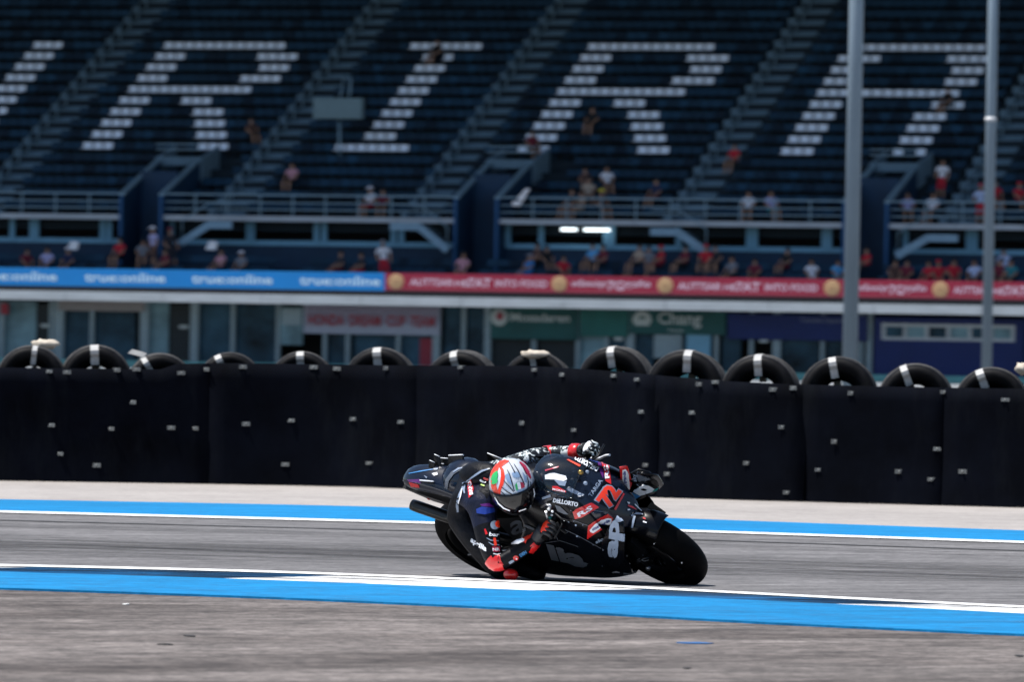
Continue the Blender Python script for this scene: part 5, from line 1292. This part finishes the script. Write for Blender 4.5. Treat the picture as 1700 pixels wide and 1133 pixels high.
# leathers
RB = body
def PR(name, m, pts, off=.004, **k): return decal(name, m, RB, T_rid, ('poly', pts), off, **k)
def TR(m, txt, p0, p1, p2, off=.006, th=.03): return decal('suit_lettering', m, RB, T_rid, ('text', txt, p0, p1, p2, th), off, step=2.0)
TR(bk_white, 'aprilia', (781, 902.5), (807, 919), (783.5, 892), th=.04)
PR('shoulder_slider', bk_grey, ellipse(820, 873, 7, 7.5, 0), .010); PR('shoulder_slider', bk_orange, ellipse(827, 871, 8, 6.5, -20), .014)
TR(bk_white, 'bar', (812, 891), (827.5, 892.5), (812.5, 884.5)); PR('suit_flag', he_green, [(830, 889), (834, 889), (834, 891.5), (830, 891.5)]); PR('suit_flag', bk_red, [(830, 892), (834, 892), (834, 894.5), (830, 894.5)])
PR('suit_patch', bk_red, stroke([(805, 879), (808, 888)], [2.5, 4]))
PR('suit_stripe_and_glint', bk_grey, stroke([(808, 894), (815, 898), (827, 899)], [1, 1.8, 1.5])); PR('suit_stripe_and_glint', bk_grey, stroke([(811, 901), (818, 905.5), (828, 905.5)], [1, 1.8, 1.5])); PR('suit_patch', bk_orange, stroke([(820, 894), (822, 907)], [4, 4]), .005)
PR('suit_patch', he_dred, [(817, 909), (829, 908), (829, 917), (819, 917)]); TR(bk_white, 'NR', (818, 916), (828.5, 915.5), (817.5, 911)); PR('suit_stripe_and_glint', bk_white, stroke([(819, 920), (825, 922), (832, 920)], [1.4, 1.8, 1.5]))
PR('suit_patch', bk_red, [(824, 924), (830, 923), (832, 932), (836, 938), (829, 936)], .008)
PR('suit_patch', bk_grey, stroke([(845, 935.5), (849, 933), (853, 931)], [4, 4, 3])); PR('suit_patch', bk_red, ellipse(856, 927, 4.5, 4.0, 0)); PR('suit_patch', bk_white, ellipse(857, 928, 1.6, 1.3), .006); TR(bk_blue, 'DEN', (864, 925), (874.5, 918.5), (861.5, 921))
PR('suit_patch', bk_grey, stroke([(769, 809), (764, 822), (759, 838), (760, 851)], [2.5, 4, 4.5, 3])); PR('suit_stripe_and_glint', bk_white, stroke([(768, 813), (765.5, 825), (762, 836)], [1.6, 2, 1.5]), .006)
PR('suit_patch', bk_grey, stroke([(772.5, 806), (770.5, 814), (772, 820)], [2, 3.5, 2]))
PR('suit_patch', bk_red, [(776, 803), (782, 796), (787, 812), (785, 822), (779, 828)]); TR(bk_white, 'BRND', (786.5, 822), (783, 798), (780.5, 823.5))
PR('suit_stripe_and_glint', bk_grey, stroke([(768, 804), (779, 797), (789, 790), (800, 783), (813, 779)], [1.2, 2, 3, 3, 1.5]))  # pale rim highlight over the top of the back, painted onto the leather
PR('suit_stripe_and_glint', bk_white, stroke([(797.5, 797), (807, 802.5)], 2.6), .006); PR('suit_stripe_and_glint', mat('lime', (.45, .7, .15), .5), stroke([(799, 806), (805, 808)], 2.2), .006); PR('suit_patch', bk_red, stroke([(803, 794), (811, 797)], 3))
PR('shoulder_shading', bk_dblue, [(791, 846), (800, 842), (820, 844), (821, 851), (805, 855), (792, 853)]); PR('shoulder_shading', bk_purple, [(797, 838), (812, 836), (820, 843), (800, 841)])  # blue and purple shading of the shoulder, painted onto the leather
PR('suit_patch', he_dred, [(864, 765), (872, 767), (878, 776), (884, 789), (879, 788), (870, 775)])
for i in range(5):
    x = 872 + i * 4.5; PR('suit_stripe_and_glint', bk_grey, stroke([(x, 766 - i * .8), (x + 5, 771 - i * .8)], 1.5))
decal('glove_panel', bk_orange, hr, bvh_world([o for o in rider.children if o.name.split('.')[0] in ('glove', 'glove_cuff')]), ('poly', [(866, 900), (868, 890), (877, 884), (886, 885), (882, 892), (876, 896), (872, 905), (873, 914), (868, 910)]), .004)

# ------------------------------------------------------------------ spectators
def seated():
    J = {'pelvis': ((0, .02, .52), (.15, .12)), 'waist': ((0, .06, .68), (.13, .10)), 'chest': ((0, .03, .90), (.155, .11)), 'neck': ((0, .0, 1.06), (.055, .055)), 'chin': ((0, -.015, 1.15), (.080, .085)), 'crown': ((0, -.005, 1.25), (.082, .092)),
         'sl': ((-.18, .03, .97), (.062, .062)), 'el': ((-.25, -.08, .74), (.045, .045)), 'hl': ((-.14, -.33, .62), (.033, .033)), 'fl': ((-.10, -.40, .60), (.03, .022)),
         'sr': ((.18, .03, .97), (.062, .062)), 'er': ((.25, -.08, .74), (.045, .045)), 'hr': ((.14, -.33, .62), (.033, .033)), 'fr': ((.10, -.40, .60), (.03, .022)),
         'ul': ((-.10, -.02, .50), (.095, .09)), 'kl': ((-.13, -.46, .52), (.068, .068)), 'al': ((-.13, -.50, .09), (.045, .045)), 'tl': ((-.14, -.66, .04), (.042, .035)),
         'ur': ((.10, -.02, .50), (.095, .09)), 'kr': ((.13, -.46, .52), (.068, .068)), 'ar': ((.13, -.50, .09), (.045, .045)), 'tr': ((.14, -.66, .04), (.042, .035))}
    return J
def standing():
    J = {'pelvis': ((0, 0, .93), (.145, .11)), 'waist': ((0, .01, 1.08), (.13, .10)), 'chest': ((0, 0, 1.30), (.16, .11)), 'neck': ((0, 0, 1.47), (.055, .055)), 'chin': ((0, -.015, 1.56), (.080, .085)), 'crown': ((0, -.005, 1.67), (.082, .092)),
         'sl': ((-.19, 0, 1.38), (.062, .062)), 'el': ((-.27, .02, 1.11), (.045, .045)), 'hl': ((-.20, -.14, .93), (.033, .033)), 'fl': ((-.17, -.20, .90), (.03, .022)),
         'sr': ((.19, 0, 1.38), (.062, .062)), 'er': ((.27, .02, 1.11), (.045, .045)), 'hr': ((.26, -.10, .87), (.033, .033)), 'fr': ((.26, -.13, .80), (.03, .022)),
         'ul': ((-.09, 0, .86), (.09, .09)), 'kl': ((-.11, -.02, .48), (.062, .062)), 'al': ((-.12, .02, .08), (.045, .045)), 'tl': ((-.13, -.13, .035), (.042, .033)),
         'ur': ((.09, 0, .86), (.09, .09)), 'kr': ((.12, -.05, .48), (.062, .062)), 'ar': ((.14, .0, .08), (.045, .045)), 'tr': ((.15, -.15, .035), (.042, .033))}
    return J
EP = [('pelvis', 'waist'), ('waist', 'chest'), ('chest', 'neck'), ('neck', 'chin'), ('chin', 'crown'), ('chest', 'sl'), ('sl', 'el'), ('el', 'hl'), ('hl', 'fl'), ('chest', 'sr'), ('sr', 'er'), ('er', 'hr'), ('hr', 'fr'),
      ('pelvis', 'ul'), ('ul', 'kl'), ('kl', 'al'), ('al', 'tl'), ('pelvis', 'ur'), ('ur', 'kr'), ('kr', 'ar'), ('ar', 'tr')]
SKIN = mat('skin', (.36, .20, .13), .6, var=.1)
KIT = {}
for nm, J_ in (('sit', seated()), ('stand', standing())):
    me = skin_mesh(J_, EP, 'body', 'pelvis', 1); me.materials.append(SKIN)
    shirt = shell_from(me, J_, EP, {('pelvis', 'waist'): (.15, 1), ('waist', 'chest'): (0, 1), ('chest', 'neck'): (0, .55), ('chest', 'sl'): (0, 1), ('sl', 'el'): (0, .7), ('chest', 'sr'): (0, 1), ('sr', 'er'): (0, .7)}, .016, 'shirt')
    trou = shell_from(me, J_, EP, {('pelvis', 'waist'): (0, .35), ('pelvis', 'ul'): (0, 1), ('ul', 'kl'): (0, .95), ('pelvis', 'ur'): (0, 1), ('ur', 'kr'): (0, .95)}, .013, 'trousers')
    c = V(J_['crown'][0])
    h_ = MB(); vs = []
    for i in range(6):
        a = R(100) * i / 5
        for k in range(14):
            t = 2 * math.pi * k / 14; r_ = .108 * math.sin(a); vs.append(c + V((r_ * .92 * math.cos(t), r_ * 1.08 * math.sin(t) + .008, -.02 + .108 * math.cos(a) - (.035 if math.sin(t) > .3 and i == 5 else 0))))
    h_.add(vs, [(i * 14 + k, (i + 1) * 14 + k, (i + 1) * 14 + (k + 1) % 14, i * 14 + (k + 1) % 14) for i in range(5) for k in range(14)], 0, True)
    hair = h_.mesh('hair', he_black)
    h2 = MB(); h2.v = list(h_.v); h2.f = list(h_.f); h2.m = list(h_.m); h2.sm = list(h_.sm)
    h2.hexa([c + V((-.07, -.09, -.01)), c + V((.07, -.09, -.01)), c + V((.07, -.09, .01)), c + V((-.07, -.09, .01))], [c + V((-.055, -.19, -.035)), c + V((.055, -.19, -.035)), c + V((.055, -.19, -.022)), c + V((-.055, -.19, -.022))])
    cap = h2.mesh('cap', he_black)
    fm = MB()
    for sx in (-.035, .035): fm.ball(c + V((sx, -.098, -.045)), .013, 6, 4)
    face = fm.mesh('eyes', he_black)
    for m_ in (shirt, trou): m_.materials.clear(); m_.materials.append(su_black)
    KIT[nm] = (me, shirt, trou, hair, cap, face)
def cm(nm, c): return mat('cloth_' + nm, c, .8, var=.12, scale=8)
CC = {'white': (.72, .74, .80), 'red': (.50, .012, .03), 'black': (.008, .008, .010), 'dark': (.02, .02, .03), 'blue': (.03, .20, .50), 'skyblue': (.10, .38, .70), 'teal': (.02, .22, .26), 'pink': (.55, .28, .34), 'beige': (.42, .34, .27), 'grey': (.20, .22, .26), 'maroon': (.16, .012, .03), 'navy': (.01, .02, .07), 'yellow': (.65, .55, .05), 'brown': (.10, .05, .04), 'lilac': (.42, .42, .68), 'paleblue': (.45, .55, .78)}
CMATS = {k: cm(k, v) for k, v in CC.items()}
PLX = [sh(p, 420, 2)[0] for p in (195, 470, 760, 1050, 1420)]
def person(px, py, shirt, trousers, head, lab, pose='sit', tier=None):
    """px, py: centre of the torso in the photo"""
    tz = .88 if pose == 'sit' else 1.25
    best = None
    for k in range(-3, NR - 2):
        if k >= 0: bb, zz_ = rb(k) + (.62 if pose == 'sit' else .30), rz(k)
        else: i = k + 3; bb, zz_ = LB[i] + (.60 if pose == 'sit' else .25), LZ[i]
        if tier == 'low' and k >= 0: break
        a, z = sh(px, py, bb)
        e = abs(z - (zz_ + tz))
        if best is None or e < best[0]: best = (e, a, bb, zz_)
    _, a, bb, zz_ = best
    k_ = KIT[pose]
    if pose == 'sit': a = round(a / PITCH_S) * PITCH_S
    r_ = bpy.data.objects.new('person', None); COL.objects.link(r_); r_['label'] = lab; r_['category'] = 'person'; r_['group'] = 'spectators in the grandstand'
    r_.matrix_world = GM @ Matrix.Translation((a, bb - (.05 if pose == 'sit' else 0), zz_)) @ Matrix.Rotation(random.uniform(-.8, .8), 4, 'Z') @ Matrix.Rotation(random.uniform(-.10, .04), 4, 'X') @ Matrix.Rotation(random.uniform(-.08, .08), 4, 'Y') @ Matrix.Scale(random.uniform(1.07, 1.2), 4)
    inst('body', k_[0], r_)
    for nm, me, c in (('shirt', k_[1], shirt), ('trousers', k_[2], trousers)):
        o = inst(nm, me, r_); o.material_slots[0].link = 'OBJECT'; o.material_slots[0].material = CMATS[c]
    if head in CMATS: o = inst('cap', k_[4], r_)
    else: o = inst('hair', k_[3], r_); head = 'black'
    o.material_slots[0].link = 'OBJECT'; o.material_slots[0].material = CMATS[head]
    inst('eyes', k_[5], r_)
UP = [
 (414, 216, 'brown', 'black', '-', 'spectator in brown sitting alone right of the left letter R'),
 (478, 294, 'pink', 'black', '-', 'spectator in a pale pinkish top sitting alone below the grey box'),
 (610, 331, 'white', 'red', 'white', 'spectator in white shirt and white cap behind the railing below the letter I'),
 (643, 338, 'maroon', 'black', '-', 'spectator in maroon just right of the white-capped one behind the railing'),
 (725, 84, 'black', 'black', '-', 'spectator in black sitting in the top of the letter I'),
 (884, 240, 'maroon', 'dark', '-', 'spectator in maroon sitting in the foot of the right letter R'),
 (976, 298, 'brown', 'black', '-', 'spectator in brown sitting left of the white-shirted man below the right R'),
 (1015, 296, 'white', 'black', '-', 'broad spectator in bright white shirt sitting below the right letter R'),
 (940, 334, 'dark', 'brown', '-', 'leftmost of the seated cluster behind the railing right of the middle entrance'),
 (974, 318, 'beige', 'brown', '-', 'spectator in beige in the middle of the cluster behind the railing'),
 (1000, 332, 'brown', 'dark', 'yellow', 'spectator in a yellow cap behind the railing'),
 (972, 345, 'beige', 'beige', '-', 'second beige-clad spectator low behind the railing, legs stretched out'),
 (1084, 316, 'navy', 'maroon', '-', 'spectator in navy with a pale band sitting right of the yellow cap'),
 (985, 190, 'black', 'black', '-', 'dark-clad spectator sitting inside the open leg of the right letter R'),
 (1224, 266, 'red', 'brown', '-', 'spectator in red sitting beside the stairs left of the letter A'),
 (1249, 342, 'white', 'dark', '-', 'spectator in white behind the railing left of the thick pole'),
 (1276, 346, 'lilac', 'teal', '-', 'spectator in lilac right of the white one near the thick pole'),
 (1571, 170, 'black', 'black', '-', 'spectator in black sitting in the right leg of the letter A'),
 (1507, 350, 'lilac', 'dark', '-', 'spectator in lilac behind the railing right of the right-hand entrance'),
 (1549, 350, 'white', 'dark', '-', 'spectator in white behind the railing between lilac neighbour and slim pole'),
 (1658, 328, 'red', 'maroon', '-', 'spectator in red seated just right of the slim pole'),
 (1689, 332, 'red', 'maroon', 'red', 'spectator in red with red cap at the right frame edge'),
]
for p in UP: person(*p)
person(1561, 287, 'white', 'red', '-', 'standing spectator in white shirt and red shorts below the letter A', 'stand')
person(1628, 345, 'paleblue', 'red', 'red', 'standing spectator in pale blue with red shorts left of the slim pole', 'stand')
LOW = [
 (50, 430, 'maroon', 'black', '-', 'spectator in maroon in the lower rows at the far left'), (72, 432, 'lilac', 'dark', '-', 'spectator in lilac in the front row at the far left'), (113, 432, 'navy', 'dark', 'white', 'spectator in navy and white cap in the front row, far left'),
 (200, 424, 'red', 'black', '-', 'spectator in red in the lower rows left of the left entrance'), (245, 420, 'grey', 'dark', '-', 'spectator in grey seated in front of the left entrance'), (281, 434, 'maroon', 'dark', '-', 'spectator in maroon low in front of the left entrance'),
 (368, 434, 'pink', 'dark', '-', 'spectator in pink in the front row above the blue banner'), (408, 436, 'grey', 'dark', 'white', 'spectator in grey and a white cap right of the pink one'), (560, 434, 'dark', 'maroon', '-', 'dark-clad spectator in the front row left of the standing white one'), (600, 434, 'dark', 'red', '-', 'spectator in dark top and red trousers next to the standing white one'),
 (762, 434, 'pink', 'pink', '-', 'spectator in pink in the front row below the middle entrance'), (893, 405, 'pink', 'dark', '-', 'spectator in pale pink in the third row right of the middle entrance'), (916, 404, 'black', 'dark', '-', 'spectator in black beside the pale pink one in the third row'), (875, 442, 'blue', 'blue', 'grey', 'spectator in bright blue with grey cap above the red banner'), (895, 425, 'brown', 'dark', '-', 'spectator in brown above the bright blue one'),
 (940, 442, 'red', 'dark', '-', 'spectator in red low in the front row between the two blue ones'), (980, 434, 'skyblue', 'dark', 'black', 'spectator in sky blue with a black cap in the second row'), (1006, 415, 'maroon', 'dark', '-', 'spectator in maroon right of the strip lamps'), (1053, 424, 'beige', 'dark', '-', 'spectator in beige in the second row centre right'), (1077, 408, 'grey', 'dark', '-', 'spectator in grey in the third row above the red one'), (1100, 430, 'red', 'maroon', 'red', 'spectator in red with a red cap in the second row centre right'), (1127, 438, 'maroon', 'black', '-', 'spectator in maroon right of the red-capped one'),
 (1176, 414, 'red', 'dark', 'red', 'spectator in red at the foot of the stringer stairs'), (1200, 408, 'dark', 'dark', '-', 'dark-clad spectator beside the stringer stairs'), (1216, 442, 'grey', 'dark', '-', 'spectator in grey in the front row left of the maroon one'), (1256, 446, 'maroon', 'black', '-', 'spectator in maroon in the front row below the railing, left of the thick pole'), (1297, 426, 'black', 'maroon', '-', 'spectator in black in the second row left of the thick pole'), (1353, 448, 'white', 'white', '-', 'spectator in bright white in the front row left of the thick pole'), (1393, 448, 'skyblue', 'teal', '-', 'spectator in sky blue tucked against the thick pole'),
 (1438, 420, 'red', 'dark', '-', 'spectator in red right of the thick pole under the right entrance'), (1477, 446, 'brown', 'dark', '-', 'spectator in brown in the front row right of the thick pole'), (1500, 448, 'maroon', 'dark', '-', 'spectator in maroon in the front row beside the brown one'), (1547, 455, 'red', 'red', '-', 'leftmost of three red-clad spectators in the front row'), (1570, 450, 'red', 'red', 'red', 'middle and capped one of three red-clad front row spectators'), (1590, 454, 'red', 'maroon', '-', 'rightmost of three red-clad spectators in the front row'), (1612, 457, 'paleblue', 'dark', '-', 'spectator in pale blue in the front row left of the slim pole'),
 (1672, 424, 'paleblue', 'dark', '-', 'spectator in pale blue in the second row right of the slim pole'), (1660, 457, 'maroon', 'dark', '-', 'spectator in maroon in the front row right of the slim pole'), (1685, 457, 'teal', 'dark', '-', 'spectator in teal in the front row at the right edge'),
]
for p in LOW: person(*p, tier='low')
person(640, 432, 'white', 'red', 'grey', 'standing spectator in bright white where the blue and red banners meet', 'stand', 'low')
person(257, 400, 'lilac', 'brown', 'white', 'standing spectator in lilac and white cap by the left entrance', 'stand', 'low')
person(287, 405, 'dark', 'dark', 'maroon', 'standing spectator in dark clothes with a maroon cap by the left entrance', 'stand', 'low')
for (px, py, lab) in [(121, 408, 'white jacket hung over a lower seat at the far left'), (351, 408, 'white jacket hung over a lower seat right of the left entrance')]:
    a, z = sh(px, py, 3.0); q = MB(); q.hexa([(-.28, -.05, -.18), (.22, -.05, -.20), (.30, .0, .16), (-.12, .0, .20)], [(-.26, .12, -.10), (.2, .12, -.12), (.26, .1, .18), (-.08, .1, .22)])
    o = q.build('jacket', m_sheet, None, label=lab, category='jacket'); o.matrix_world = GM @ Matrix.Translation((a, 3.0, z))
